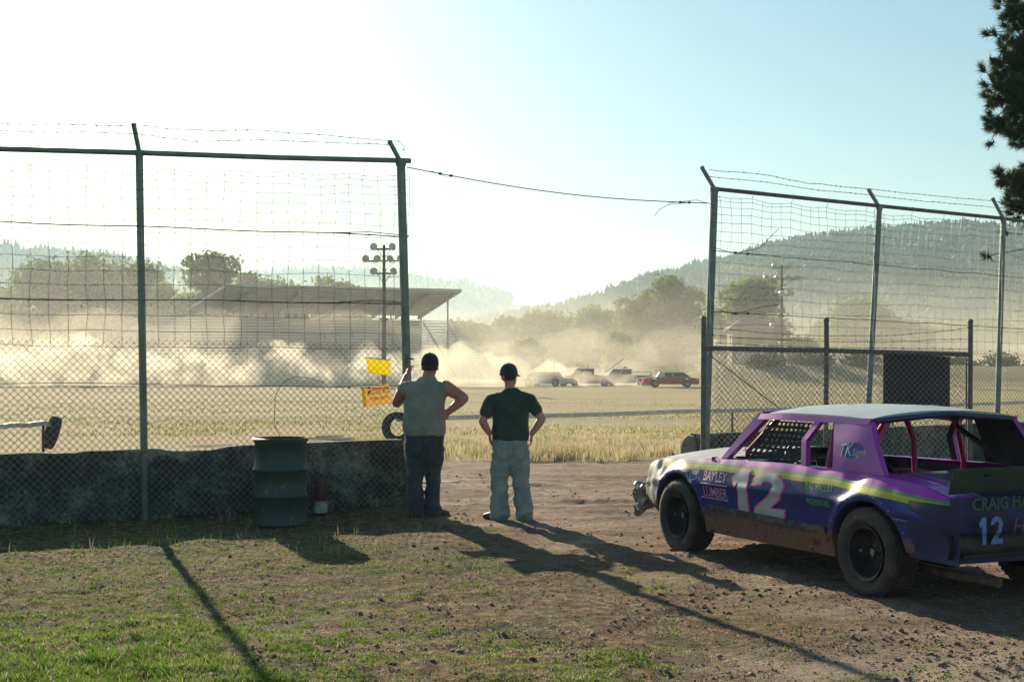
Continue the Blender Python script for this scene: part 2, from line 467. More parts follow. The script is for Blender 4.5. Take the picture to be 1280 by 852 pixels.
# tall gold grass beyond the gate, from the wall line out to the rail
pts = scatter(90000, lambda y: -.12 * y, lambda y: .43 * y, 24.4, 42, lambda x, y: min(1, max(.05, .75 + 1.2 * nz(x, y, .5))) * sstep(23.6, 25.4, y + nz(x, y, .7) * 1.2) * (1 - .8 * sstep(30, 42, y)), .07, 6)
gr = blades('tall_dry_grass', pts, lambda x, y: random.uniform(.07, .25) * (1.1 - .8 * sstep(25.5, 36, y)) * (1 + .8 * nz(x, y, .6)), lambda x, y: random.uniform(.004, .009), [M['drygrass'], M['grass']],
            lambda x, y: 0 if random.random() < .93 - .25 * max(0, nz(x, y, .35, 2, 4)) else 1, .5)
tag(gr, 'tall straw coloured grass in a strip beyond the open gate', 'tall grass', None, 'stuff')
pts = scatter(16000, lambda y: -.43 * y, lambda y: .43 * y, 34, 75, lambda x, y: min(1, max(0, .3 + 1.3 * nz(x, y, .15))), .15, 6)
gr = blades('sparse_grass', pts, lambda x, y: random.uniform(.04, .12), lambda x, y: random.uniform(.01, .02), [M['drygrass'], M['grass']],
            lambda x, y: 0 if random.random() < .6 else 1, .8)
tag(gr, 'sparse low grass speckling the infield beyond the rail', 'grass', None, 'stuff')
# clods and pebbles
M['clod'] = simple('dirt clod', (.24, .18, .12), (.13, .10, .065), 12, .95, 0, .5, .01)
base = bmesh.new(); bmesh.ops.create_icosphere(base, subdivisions=1, radius=1)
bv = np.array([v.co[:] for v in base.verts]); bf = np.array([[v.index for v in f.verts] for f in base.faces]); base.free()
def clods(n, keep, smin, smax, y0=6, y1=22):
    VV, LL = [], []
    for i, (x, y) in enumerate(scatter(n, vx0, vx1, y0, y1, keep)):
        s = smin + (smax - smin) * random.random() ** 4
        d = 1 + rng.normal(0, .2, (len(bv), 1))
        p = bv * d * np.array([s * random.uniform(.7, 1.4), s * random.uniform(.7, 1.4), s * random.uniform(.5, .9)])
        a = random.random() * PI; c_, s_ = math.cos(a), math.sin(a)
        p = np.stack([p[:, 0] * c_ - p[:, 1] * s_ + x, p[:, 0] * s_ + p[:, 1] * c_ + y, p[:, 2] + gh(x, y) + s * .25], -1)
        VV.append(p); LL.append(bf + i * len(bv))
    return np.concatenate(VV), np.concatenate(LL).ravel()
v_, l_ = clods(4200, lambda x, y: (.25 if edge(x, y) < .2 else 1) * max(.05, .5 + 1.3 * nz(x, y, .8, 3, 2)), .004, .022)
tag(np_mesh('dirt_clods', v_, 3, l_, [M['clod']]), 'small stones and dirt clods strewn over the drive', 'clods', None, 'stuff')

ob_ = bmesh.new(); bmesh.ops.create_icosphere(ob_, subdivisions=1, radius=1); ob_.free()
bv = np.array([(1, 0, 0), (-1, 0, 0), (0, 1, 0), (0, -1, 0), (0, 0, 1), (0, 0, -.6)], dtype=float)
bf = np.array([(0, 2, 4), (2, 1, 4), (1, 3, 4), (3, 0, 4), (2, 0, 5), (1, 2, 5), (3, 1, 5), (0, 3, 5)])
v_, l_ = clods(45000, lambda x, y: max(.1, .55 + 1.2 * nz(x, y, 1.4, 3, 2)), .003, .011, 6, 15)
tag(np_mesh('soil_crumbs', v_, 3, l_, [M['clod']]), 'fine crumbs of soil and grit over the near ground', 'soil crumbs', None, 'stuff')
# ------------------------------------------------------------------ trees
LF = {
 'mid': leafmat('broad leaves', [(.04, .085, .012), (.08, .135, .02), (.13, .19, .03)], .45, .6, .25),
 'light': leafmat('light leaves', [(.06, .12, .015), (.12, .19, .03), (.17, .24, .05)], .5, .6, .25),
 'dark': leafmat('dark leaves', [(.02, .035, .012), (.035, .055, .015), (.05, .075, .02)], .35, .6, .25),
}
def crown_arrays(h, wd, n, leaf, nl=16, base=.18, seed=0, shape='round'):
    r = np.random.default_rng(seed)
    lob = []
    for i in range(nl):
        t = r.uniform(base + .08, .93); a = r.uniform(0, 2 * PI)
        prof = math.sqrt(max(.04, 1 - ((t - .5) / .52) ** 2)) if shape == 'round' else max(.1, (1 - t) ** .7)
        rad = wd * .5 * prof * r.uniform(.1, .82)
        lob.append((rad * math.cos(a), rad * math.sin(a), t * h, wd * r.uniform(.07, .21)))
    lob = np.array(lob)
    k = r.integers(0, nl, n)
    d = r.normal(size=(n, 3)); d /= np.linalg.norm(d, axis=1)[:, None]
    rad = r.uniform(.25, 1.0, n) ** .5 * (1 + .38 * np.abs(r.normal(size=n)))
    c = lob[k, :3] + d * (rad * lob[k, 3])[:, None] * np.array([1, 1, .8])
    # leaf clump = irregular quad
    u = r.normal(size=(n, 3)); u /= np.linalg.norm(u, axis=1)[:, None]
    w_ = np.cross(u, r.normal(size=(n, 3))); w_ /= np.linalg.norm(w_, axis=1)[:, None]
    s = leaf * r.uniform(.5, 1.3, n)[:, None]
    vs = np.stack([c - u * s, c - w_ * s * .55, c + u * s * r.uniform(.6, 1, (n, 1)), c + w_ * s * .55], 1).reshape(-1, 3)
    return vs, np.arange(n * 4), lob
def tree(x, y, h, wd, label, cat='tree', group=None, leaf=.42, n=4200, mat='mid', nl=18, base=.15, seed=1, trunk_r=None, name='broadleaf_tree', shape='round', z=None):
    t = empty(name, (x, y, gh(x, y) - .1 if z is None else z), 0, label, cat, group)
    vs, lp, lob = crown_arrays(h, wd, n, leaf, nl, base, seed, shape)
    np_mesh('crown', vs, 4, lp, [LF[mat]], parent=t)
    mb = MB(); tr = trunk_r or h * .022
    rr = random.Random(seed)
    mb.tube([(0, 0, -.3), (.1, 0, h * .2), (-.1, .1, h * .5), (0, 0, h * .85)], [tr * 1.3, tr, tr * .7, tr * .2], 8)
    for i in range(min(9, nl)):
        l = lob[i]; mb.tube([(0, 0, l[2] * .45 + .05 * h), (l[0] * .5, l[1] * .5, l[2] * .75), (l[0], l[1], l[2])], [tr * .45, tr * .28, tr * .08], 5)
    mb.build('trunk', M['bark'], t, 40)
    return t
def tree_px(px, top, wpx, d, label, **k):
    x = (px - CX) * d / F; z0 = gh(x, d); h = CH + (CY - top) * d / F - z0
    return tree(x, d, h, wpx * d / F, label, **k)

TG = 'trees beyond the race track'
tl = [
 (-25, 352, 130, 200, 'light hazy round tree at the left edge behind the plumes of dust', 'mid'),
 (52, 326, 120, 200, 'left shoulder of the big dome of trees left of the tall fence post', 'mid'),
 (112, 316, 120, 205, 'tall rounded tree at the top of the left dome of trees', 'mid'),
 (170, 326, 100, 198, 'broad tree of the left dome right behind the tall fence post', 'mid'),
 (208, 352, 70, 185, 'lower tree filling the notch right of the tall fence post', 'light'),
 (262, 312, 92, 178, 'peaked light green tree just left of the grandstand roof', 'light'),
 (312, 338, 60, 200, 'small tree peeping above the left end of the grandstand roof', 'mid'),
 (425, 342, 90, 215, 'rounded tree crown showing above the middle of the grandstand roof', 'light'),
 (345, 352, 80, 215, 'flat tree mostly hidden behind the grandstand roof', 'mid'),
 (590, 404, 70, 240, 'low green tree beside the right end of the grandstand', 'light'),
 (632, 396, 64, 235, 'rounded green tree right of the cap of the man in dark shirt', 'mid'),
 (668, 392, 62, 228, 'light tree in the row between the man and the utility pole', 'light'),
 (705, 388, 66, 222, 'tree just left of the thin utility pole', 'mid'),
 (745, 384, 66, 215, 'hazy tree right behind the thin utility pole', 'light'),
 (800, 362, 80, 205, 'tall tree stepping up left of the biggest central tree', 'mid'),
 (848, 345, 96, 200, 'biggest tree of the central row beside the gate post', 'mid'),
 (772, 412, 44, 175, 'small bright bush tree behind the tow truck', 'light'),
 (660, 428, 60, 180, 'low bushy tree in the dust left of the tow truck', 'light'),
 (938, 350, 86, 170, 'green leafy tree behind the small house and the net', 'light'),
 (900, 385, 54, 190, 'darker tree between the gate post and the small house', 'dark'),
 (1002, 420, 46, 180, 'low tree just right of the right hand light pole', 'mid'),
 (1075, 382, 110, 240, 'wide tree behind the leaning middle post of the right fence', 'mid'),
 (1040, 404, 70, 260, 'low tree left of the wide tree behind the right fence', 'light'),
 (1130, 402, 90, 260, 'tree right of the wide tree behind the right fence', 'mid'),
 (1185, 412, 80, 300, 'low hazy tree between the last two posts of the right fence', 'light'),
 (1235, 405, 70, 310, 'low tree below the dark conifers at the right edge', 'mid'),
 (1290, 410, 90, 300, 'tree cut by the right edge of the view below the hill', 'light'),
]
for i, (px, top, wpx, d, lab, mt) in enumerate(tl):
    tree_px(px, top, wpx, d, lab, mat=mt, seed=10 + i, group=TG, n=int(13000 if wpx > 60 else 7000), leaf=.42 * d / 200, nl=60 if wpx > 60 else 32, base=-.04)
# conifers standing alone on the lower right slope
def conifer_arrays(h, wd, seed, n=500):
    r = np.random.default_rng(seed); t = r.uniform(.08, 1, n) ** .8; a = r.uniform(0, 2 * PI, n)
    tier = 1 - .35 * ((t * 9) % 1)
    rad = wd * .5 * (1 - t) ** .85 * tier * r.uniform(.3, 1.05, n)
    c = np.stack([rad * np.cos(a), rad * np.sin(a), t * h], -1)
    out = np.stack([np.cos(a), np.sin(a), -.45 + 0 * a], -1); s = (wd * .13 * (1.15 - t))[:, None]
    tang = np.stack([-np.sin(a), np.cos(a), 0 * a], -1)
    vs = np.stack([c - out * s, c - tang * s * .6, c + out * s * 1.3, c + tang * s * .6], 1).reshape(-1, 3)
    return vs, np.arange(n * 4)
for i, (px, top, wpx, d, lab) in enumerate([
 (1276, 355, 26, 380, 'dark conifer at the very right edge beyond the last fence post'),
 (1262, 372, 20, 390, 'dark narrow conifer just right of the last fence post'),
 (1208, 368, 16, 420, 'tall lone conifer left of the last fence post'),
 (1182, 378, 14, 430, 'smaller conifer between the last two fence posts'),
 (1222, 384, 14, 410, 'short conifer next to the lone tall one by the last fence post'),
 (1173, 386, 12, 440, 'leftmost narrow conifer on the lower right slope')]):
    x = (px - CX) * d / F; z0 = gh(x, d); h = CH + (CY - top) * d / F - z0
    t = empty('conifer', (x, d, z0 - .2), 0, lab, 'conifer', 'conifers on the lower right slope')
    vs, lp = conifer_arrays(h, wpx * d / F, 50 + i, 700)
    np_mesh('crown', vs, 4, lp, [LF['dark']], parent=t)
    MB().tube([(0, 0, -.5), (0, 0, h * .95)], [h * .018, .03], 6).build('trunk', M['bark'], t)
# wooded hillsides: one far-off wood per hill
def hill_wood(name, label, n, u0, u1, y0, y1, hmin, hmax, seed, sides=6):
    r = random.Random(seed); VV = []; LL = []; k = 0
    for _ in range(n * 4):
        if k >= n: break
        y = r.uniform(y0, y1); u = r.uniform(u0, u1); x = u * y
        z = gh(x, y)
        if z < 10: continue
        c = nz(x, y, .006, 3, 1)
        if c < -.22 and r.random() < .85: continue
        h = (hmin + (hmax - hmin) * r.random() ** 1.6 * 1.25) * (1 + .45 * c); rad = h * r.uniform(.17, .27)
        rings = [(-.02, .55), (.12, 1.0), (.42, .62), (.40, .8), (.7, .3), (.68, .42), (1.0, .0)] if r.random() < .72 else [(.0, .6), (.2, 1.25), (.45, 1.5), (.62, 1.2), (.75, .6), (.8, .0)]
        pv = []
        for (t, q_) in rings:
            for s_ in range(sides):
                a = 2 * PI * (s_ + .5 * (t * 5 % 1)) / sides; jr = r.uniform(.7, 1.25)
                pv.append((x + rad * q_ * jr * math.cos(a), y + rad * q_ * jr * math.sin(a), z + t * h + (r.uniform(-.04, .04) * h if 0 < t < 1 else 0)))
        for j in range(len(rings) - 1):
            for s_ in range(sides):
                s2 = (s_ + 1) % sides; o_ = len(VV)
                LL.extend((o_ + j * sides + s_, o_ + j * sides + s2, o_ + (j + 1) * sides + s2, o_ + (j + 1) * sides + s_))
        VV.extend(pv); k += 1
    o = np_mesh(name, np.array(VV), 4, np.array(LL), [M['hillwood']])
    tag(o, label, 'woodland', None, 'stuff')
M['hillwood'] = leafmat('hillside conifers', [(.010, .028, .014), (.022, .05, .022), (.06, .095, .03)], .2, .7, .012)
hill_wood('hillside_forest', 'conifer forest covering the hill on the right', 26000, -.09, .47, 440, 1050, 4, 9, 3)
hill_wood('hillside_forest', 'hazy conifer forest on the left hill behind the round trees', 3500, -.47, -.14, 850, 1360, 9, 18, 4)
hill_wood('hillside_forest', 'faint forest on the farthest ridge behind the grandstand', 2500, -.24, -.0, 1700, 2160, 12, 22, 5, 5)

# ------------------------------------------------------------------ pine at the right edge
M['needle'] = leafmat('pine needles', [(.012, .03, .010), (.025, .055, .016), (.05, .085, .02)], .25, .5, 1.5)
pine = empty('pine_tree', (12.6, 24, 0), 0, 'dark long needled pine reaching into the top right corner', 'pine tree')
mb = MB(); mb.tube([(0, 0, -.2), (.05, 0, 4), (0, .1, 9), (.05, 0, 15)], [.34, .28, .2, .06], 12)
twigs = []
rr = random.Random(4)
def pine_limb(tx, ty, tz, tips, spread):
    base_z = tz - .5
    p0 = Vector((0, 0, base_z)); p2 = Vector((tx, ty, tz)); p1 = p0.lerp(p2, .55) + Vector((0, 0, -.25))
    mb.tube([p0, p1, p2], [.07, .045, .02], 6)
    for _ in range(tips):
        q_ = p1.lerp(p2, rr.uniform(.1, 1.1)); e = q_ + Vector([rr.gauss(0, spread) for _ in range(3)])
        mb.tube([q_, q_.lerp(e, .5) + Vector((0, 0, .04)), e], [.014, .010, .007], 4)
        twigs.append((e, (e - q_).normalized() + Vector((0, 0, .55))))
def pz(px, py): v = P(px, py, 24); return v.x - 12.6, 0, v.z
for px, py, tips, sp in ((1262, 8, 26, .17), (1285, 60, 40, .26), (1258, 75, 22, .15), (1275, 105, 46, .24), (1250, 112, 30, .17), (1240, 122, 16, .09), (1258, 150, 34, .18), (1275, 160, 34, .2), (1290, 20, 30, .25), (1243, 78, 8, .06),
                         (1262, 222, 26, .11), (1276, 240, 44, .18), (1262, 258, 26, .12), (1285, 215, 16, .12), (1300, 250, 30, .2), (1330, 40, 40, .4), (1330, 130, 40, .4), (1370, 200, 40, .5), (1360, 300, 40, .5)):
    x_, y_, z_ = pz(px, py); pine_limb(x_, rr.uniform(-.2, .2), z_, int(tips * 2.7), sp * 1.1)
for k in range(26):
    a = rr.uniform(0, 2 * PI); z_ = rr.uniform(5.5, 14.5); L_ = 2.6 * (1 - (z_ - 4) / 14)
    if math.cos(a) * L_ < -1.6: continue
    pine_limb(math.cos(a) * L_, math.sin(a) * L_, z_, 22, .3)
mb.build('trunk', M['bark'], pine, 50)
NP_ = 120
n = len(twigs) * NP_
c = np.repeat(np.array([t[0][:] for t in twigs]), NP_, 0); ax = np.repeat(np.array([t[1].normalized()[:] for t in twigs]), NP_, 0)
d = rng.normal(size=(n, 3)) * .62 + ax; d /= np.linalg.norm(d, axis=1)[:, None]
c = c - ax * rng.uniform(0, .12, (n, 1))
L_ = rng.uniform(.12, .21, (n, 1)); wv = np.cross(d, rng.normal(size=(n, 3))); wv /= np.linalg.norm(wv, axis=1)[:, None]
vs_ = np.stack([c - wv * .0075, c + wv * .0075, c + d * L_], 1).reshape(-1, 3)
np_mesh('needles', vs_, 3, np.arange(n * 3), [M['needle']], parent=pine)
# ------------------------------------------------------------------ fences
def wob(i, s=1.0, a=.01): return a * noise.noise(Vector((i * .37, s * 7.7, 1.3)))
def chain_link(a, b, z0, z1, name, parent, mat, pitch=.082, r=.0030, seed=0, off=(0, 0)):
    """woven diamond mesh in the vertical plane a->b (ground points)"""
    a = Vector((a[0], a[1], 0)); b = Vector((b[0], b[1], 0)); L = (b - a).length; d = (b - a) / L; nrm = Vector((-d.y, d.x, 0))
    H = z1 - z0; mb = MB(); rr = random.Random(seed)
    def pt(u, h, k):
        o = .012 * noise.noise(Vector((u * .9, h * 1.2, seed))) + k
        du = .008 * noise.noise(Vector((u * 2.3, h * 2.1, seed + 5)))
        return a + d * (u + du) + nrm * o + Vector((0, 0, z0 + h + .006 * noise.noise(Vector((u * 2, h * 2, seed + 9)))))
    nu = int((L + H) / pitch)
    for sgn, k in ((1, .0026), (-1, -.0026)):
        for i in range(nu + 1):
            u0 = i * pitch - (H if sgn > 0 else 0)
            pts = []
            for j in range(13):
                h = H * j / 12; u = u0 + sgn * h
                if u < 0 or u > L: continue
                pts.append(pt(u, h, k))
            if len(pts) > 1:
                mb.tube(pts, r, 4, caps=False)
    for i in range(int(L / pitch)):     # knuckled tips along the top
        u = i * pitch + .02; mb.tube([pt(u, H, 0), pt(u + .012, H + .035, .004)], r, 3, caps=False)
    return mb.build(name, mat, parent, 60)
def netting(a, b, ztops, zbot, name, parent, mat, cell=.19, r=.0036, seed=0, sag=.1, knots=False):
    a = Vector((a[0], a[1], 0)); b = Vector((b[0], b[1], 0)); L = (b - a).length; d = (b - a) / L; nrm = Vector((-d.y, d.x, 0))
    mb = MB(); nu = max(2, int(L / cell)); rows = 15
    hs = [(1 - (j / rows) ** 1.35) for j in range(rows + 1)]        # wide cells at the top, crowded below
    def pt(i, j):
        u = L * i / nu; t = hs[j]
        scal = abs(math.sin(PI * u / .75)) * sag * .4 * t ** 3
        zt = ztops[0] + (ztops[1] - ztops[0]) * i / nu - .10 - scal
        z = zbot + (zt - zbot) * t
        return a + d * (u + .045 * noise.noise(Vector((u * 1.5, t * 5, seed)))) + nrm * (.05 * noise.noise(Vector((u, t * 3, seed + 2)))) + Vector((0, 0, z + .035 * noise.noise(Vector((u * 1.3, t * 4, seed + 4)))))
    for i in range(nu + 1):
        mb.tube([pt(i, j) for j in range(rows + 1)], r, 3, caps=False)
    for j in range(rows + 1):
        mb.tube([pt(i, j) for i in range(nu + 1)], r, 3, caps=False)
    if knots:
        for i in range(nu + 1):
            for j in range(rows + 1): mb.box(pt(i, j), (r * 3,) * 3)
    for i in range(0, nu + 1, 4):       # ties up to the rail
        p = pt(i, 0); mb.tube([p, p + Vector((.02, 0, .05)), p + Vector((.03, 0, .12 + sag * .3))], r, 3, caps=False)
    return mb.build(name, mat, parent)
def barbed(pts, name, parent, mat, r=.0042, step=.13, seed=1):
    mb = MB(); full = []
    for p, q_ in zip(pts[:-1], pts[1:]):
        p = Vector(p); q_ = Vector(q_); L = (q_ - p).length; n = max(4, int(L / .25))
        for i in range(n): full.append(p.lerp(q_, i / n))
    full.append(Vector(pts[-1]))
    for i, p in enumerate(full):
        full[i] = p + Vector((0, .01 * noise.noise(Vector((i * .8, seed, 0))), .016 * noise.noise(Vector((i * .6, seed, 3)))))
    mb.tube(full, r, 3, caps=False)
    tot = 0; nxt = step
    rr = random.Random(seed)
    for p, q_ in zip(full[:-1], full[1:]):
        L = (q_ - p).length
        while nxt <= tot + L:
            c = p.lerp(q_, (nxt - tot) / L)
            for _ in range(2):
                v = Vector([rr.gauss(0, 1) for _ in range(3)]).normalized() * .018
                mb.tube([c - v, c + v], r * .8, 3, caps=False)
            nxt += step * rr.uniform(.9, 1.1)
        tot += L
    return mb.build(name, mat, parent)
def post(p0, p1, r, name, parent, mat, arm=None):
    mb = MB(); p0 = Vector(p0); p1 = Vector(p1)
    mb.tube([p0, p0.lerp(p1, .5), p1], r, 14)
    mb.tube([p1 - (p1 - p0).normalized() * .04, p1 + Vector((0, 0, .02))], r * 1.22, 14)     # collar
    return mb.build(name, mat, parent, 50)
def arm(p, v, parent, mat):
    mb = MB(); p = Vector(p); v = Vector(v); e = p + v
    mb.bar(p, e, .035, .045)
    for t in (.3, .6, .92):
        c = p.lerp(e, t); mb.box(c + Vector((0, 0, .02)), (.05, .02, .02))
    return mb.build('barb_arm', mat, parent)

# left fence: two visible posts, one beyond the left edge of the view
Z = lambda py, d: CH - (py - CY) * d / F
LA = Vector((-7.35, 13.05, 0)); A0 = P(182, 600, 14.75); A1 = P(174, 190, 14.6); B0 = P(514, 600, 16.15); B1 = P(501, 203, 16.0)
A0.z = B0.z = -.3
lf = empty('wire_fence', (-4.3, 14.7, 0), 0, 'tall chain link fence with net above it, left of the open gateway', 'fence')
def loc(v, root): return Vector(v) - root.location
post(loc(A0, lf), loc(A1, lf), .043, 'post', lf, M['galv'])
post(loc(B0, lf), loc(B1, lf), .055, 'post', lf, M['galv'])
LT = P(-230, 183, 13.1); post(loc(LA + Vector((0, 0, -.3)), lf), loc(LT, lf), .043, 'post', lf, M['galv'])
arm(loc(A1, lf), (-.03, -.12, .30), lf, M['galv']); arm(loc(B1, lf), (-.13, -.15, .24), lf, M['galv']); arm(loc(LT, lf), (-.05, -.12, .30), lf, M['galv'])
mb = MB(); BR = P(513, 201, 16.06)
mb.tube([loc(LT, lf), loc(P(0, 186, 13.9), lf), loc(P(175, 191, 14.62), lf), loc(P(345, 197, 15.3), lf), loc(BR, lf)], .032, 12); mb.build('top_rail', M['galv'], lf, 50)
ga = Vector((LA.x, LA.y - .07, 0)); gb = Vector((B0.x - .03, B0.y - .07, 0))
zt = 2.06
o = chain_link(ga, gb, .06, zt, 'chain_link_mesh', lf, M['wire'], seed=1); o.location = -lf.location
o = netting(ga, gb, (LT.z - .02, B1.z - .04), 2.0, 'netting', lf, M['wire'], seed=3); o.location = -lf.location
for k, (zz, rr_) in enumerate(((3.37, .0075), (2.53, .0065), (1.58, .004), (.80, .003))):
    mb = MB(); n = 26; pts = []
    for i in range(n + 1):
        t = i / n; p = ga.lerp(gb, t); pts.append(Vector((p.x, p.y + .01, zz + (.12 if k < 2 else .0) * (t - .5) * .6 + .03 * noise.noise(Vector((t * 4, k, 0))) - (.16 * max(0, t - .55) if k == 2 else 0))))
    mb.tube(pts, rr_, 5, caps=False)
    for q_ in (n - 3, n - 2): mb.ico(pts[q_], (.02, .014, .014), 1)
    if k < 3:                             # frayed second strand wound to the post
        mb.tube([pts[n - 4], pts[n - 2] + Vector((0, 0, .035)), Vector((B0.x - .02, B0.y - .02, pts[n].z + .02))], rr_ * .8, 4, caps=False)
    o = mb.build('tension_wire', M['rust'], lf); o.location = -lf.location
for k in range(2):
    pts = [P(-230, 168 - k * 9, 13.0), P(0, 155 + k * 9, 13.75), P(172, 157 + k * 10, 14.45), P(240, 163 + k * 14, 14.8), P(330, 163 + k * 12, 15.1), P(486, 176 + k * 5, 15.85)]
    if k == 0: pts += [P(500, 177, 15.9), P(506, 184, 15.9), P(503, 190, 15.92)]
    o = barbed(pts, 'barbed_wire', lf, M['rust'], seed=3 + k); o.location = -lf.location
o = MB().tube([P(343, 530, 15.4), P(344, 495, 15.4), P(352, 480, 15.4), P(366, 471, 15.4), P(385, 472, 15.4), P(405, 478, 15.4)], .004, 5).tube([P(343, 530, 15.4), P(350, 545, 15.4)], .004, 5).build('loose_wire', M['rust'], lf); o.location = -lf.location
# thin gate frame hanging against the last left post
mb = MB()
mb.tube([P(508, 442, 15.98), P(508.5, 628, 15.98)], .016, 8); mb.tube([P(515, 520, 15.9), P(516, 625, 15.9)], .014, 8)
for py in (447, 520, 555, 622): mb.tube([P(507, py, 15.98), P(517, py + 2, 15.95)], .011, 6)
o = mb.build('gate_hinge_frame', M['galv_dark'], lf, 50); o.location = -lf.location

# cable across the gateway
mb = MB(); C1 = P(893, 236, 18.2)
c0 = P(508, 209, 16.05); c1 = P(884, 254, 18.15); pts = []
for i in range(31):
    t = i / 30; p = c0.lerp(c1, t); p.z -= .10 * math.sin(PI * t); pts.append(p)
mb.tube(pts, .007, 5)
for t in (3, 4, 27, 28): mb.ico(pts[t], (.03, .02, .02), 1)
mb.tube([pts[2], P(540, 214, 16.1), P(560, 222, 16.2)], .004, 4)
mb.tube([pts[28], P(835, 256, 18), P(824, 262, 18), P(818, 270, 18)], .004, 4)
mb.tube([P(835, 254, 18), P(870, 250, 18.1), P(893, 256, 18.1)], .004, 4)
tag(mb.build('span_cable', M['rust']), 'sagging cable strung across the open gateway between the two fences', 'cable')

# right fence
rf = empty('wire_fence', (5.6, 19.9, 0), 0, 'tall chain link fence with net above it, right of the gateway behind the race car', 'fence')
Cb = P(879, 560, 18.1); Db = P(1079, 520, 19.8); Eb = P(1244, 520, 21.4); Cb.z = Db.z = Eb.z = -.3
Ct = P(893, 236, 18.2); Dt = P(1099, 259, 20.0); Et = P(1254, 273, 21.5); Fb = Vector((11.0, 23.2, -.3)); Ft = Vector((11.1, 23.3, 4.2))
for a_, b_, r_ in ((Cb, Ct, .055), (Db, Dt, .045), (Eb, Et, .045), (Fb, Ft, .045)):
    post(loc(a_, rf), loc(b_, rf), r_, 'post', rf, M['galv'])
arm(loc(Ct, rf), (-.20, -.1, .30), rf, M['galv']); arm(loc(Dt, rf), (-.2, -.1, .27), rf, M['galv']); arm(loc(Et, rf), (-.22, -.1, .33), rf, M['galv'])
mb = MB(); mb.tube([loc(Ct, rf), loc(Dt, rf) + Vector((0, 0, .02)), loc(Et, rf), loc(Ft, rf)], .03, 12); mb.build('top_rail', M['galv_dark'], rf, 50)
for a_, b_, ta, tb, sd in ((Cb, Db, Ct, Dt, 5), (Db, Eb, Dt, Et, 6), (Eb, Fb, Et, Ft, 7)):
    a2 = Vector(((a_.x + ta.x) / 2 , a_.y - .06, 0)); b2 = Vector(((b_.x + tb.x) / 2, b_.y - .06, 0))
    o = chain_link(a2, b2, .1, 2.05, 'chain_link_mesh', rf, M['wire'], seed=sd); o.location = -rf.location
    o = netting(a2, b2, (ta.z, tb.z), 2.0, 'netting', rf, M['wire'], r=.0034, seed=sd + 3, knots=True); o.location = -rf.location
    for k, zz in enumerate((3.42, 2.56)):
        mb = MB(); pts = [a2.lerp(b2, i / 14) + Vector((0, 0, zz + .02 * noise.noise(Vector((i * .4, k, sd))) - .12 * (a2.lerp(b2, i / 14).x - 2.8) / 6)) for i in range(15)]
        mb.tube(pts, .0055, 5, caps=False)
        if sd == 5:
            mb.ico(pts[2], (.03, .02, .02), 1); mb.ico(pts[3] , (.03, .02, .02), 1)
            mb.tube([pts[0] + Vector((0, 0, .06)), pts[2] + Vector((0, -.02, -.02)), pts[4] + Vector((0, 0, .1)), pts[5] + Vector((.1, 0, .4 - .25 * k))], .0045, 4)
        o = mb.build('tension_wire', M['rust'], rf); o.location = -rf.location
for k in range(2):
    pts = [P(886 - k * 6, 212 + k * 8, 18.0), P(960, 219 + k * 9, 18.6), P(1010, 229 + k * 7, 19), P(1083 + k * 6, 236 + k * 8, 19.9), P(1160, 244 + k * 8, 20.6), P(1239 + k * 4, 251 + k * 8, 21.4), P(1330, 262 + k * 6, 22.6)]
    o = barbed(pts, 'barbed_wire', rf, M['rust'], seed=13 + k); o.location = -rf.location

# swung open gate leaf in front of the right fence
gt = empty('chain_link_gate', (2.73, 17.85, 0), 0, 'open gate of dark pipe and chain link standing behind the race car roof', 'gate')
def gp(px, py, d): return P(px, py, d) - gt.location
gx = lambda px: 17.75 + (px - 880) / 333 * .75          # distance of the leaf along its length
for px, ytop, d in ((879.5, 398, gx(880)), (1033, 400, gx(1033)), (1213, 402, gx(1213))):
    p1 = P(px, ytop, d); p0 = Vector((p1.x - .01, p1.y, .12))
    mb = MB(); mb.tube([p0 - gt.location, p1 - gt.location], .036, 12); mb.ico(p1 - gt.location, .042, 2)
    mb.build('gate_post', M['galv_dark'], gt, 50)
mb = MB(); mb.tube([gp(878, 435, gx(878)), gp(1033, 438, gx(1033)), gp(1213, 443, gx(1213))], .034, 12)
mb.build('gate_rail', M['galv_dark'], gt, 50)
MB().tube([gp(878, 612, gx(878)), gp(1213, 606, gx(1213))], .03, 12).build('gate_rail', M['galv_dark'], gt, 50)
mb = MB(); mb.tube([gp(885, 442, gx(885)), gp(1033, 555, gx(1033)), gp(1090, 600, gx(1090))], .008, 6); mb.build('brace_rod', M['galv_dark'], gt)
mb = MB(); mb.tube([gp(1208, 448, gx(1205)), gp(1208, 600, gx(1205))], .014, 8)
for py in (450, 455, 505, 560): mb.tube([gp(1207, py, gx(1205)), gp(1214, py, gx(1210))], .011, 6)
mb.build('latch_bar', M['galv_dark'], gt, 50)
g0 = P(883, 440, gx(883)); g1 = P(1210, 443, gx(1210))
o = chain_link((g0.x, g0.y - .035), (g1.x, g1.y - .035), .15, 2.0, 'chain_link_mesh', gt, simple('bright gate wire', (.55, .53, .48), (.38, .36, .32), 20, .4, .85), pitch=.088, r=.0034, seed=21); o.location = -gt.location
for k in range(3):
    pts = [gp(880, 409 + k * 9, gx(880)), gp(955, 416 + k * 8, gx(955)), gp(1033, 420 + k * 7, gx(1033)), gp(1120, 419 + k * 8, gx(1120)), gp(1213, 410 + k * 13, gx(1213))]
    barbed(pts, 'barbed_wire', gt, M['rust'], seed=23 + k)
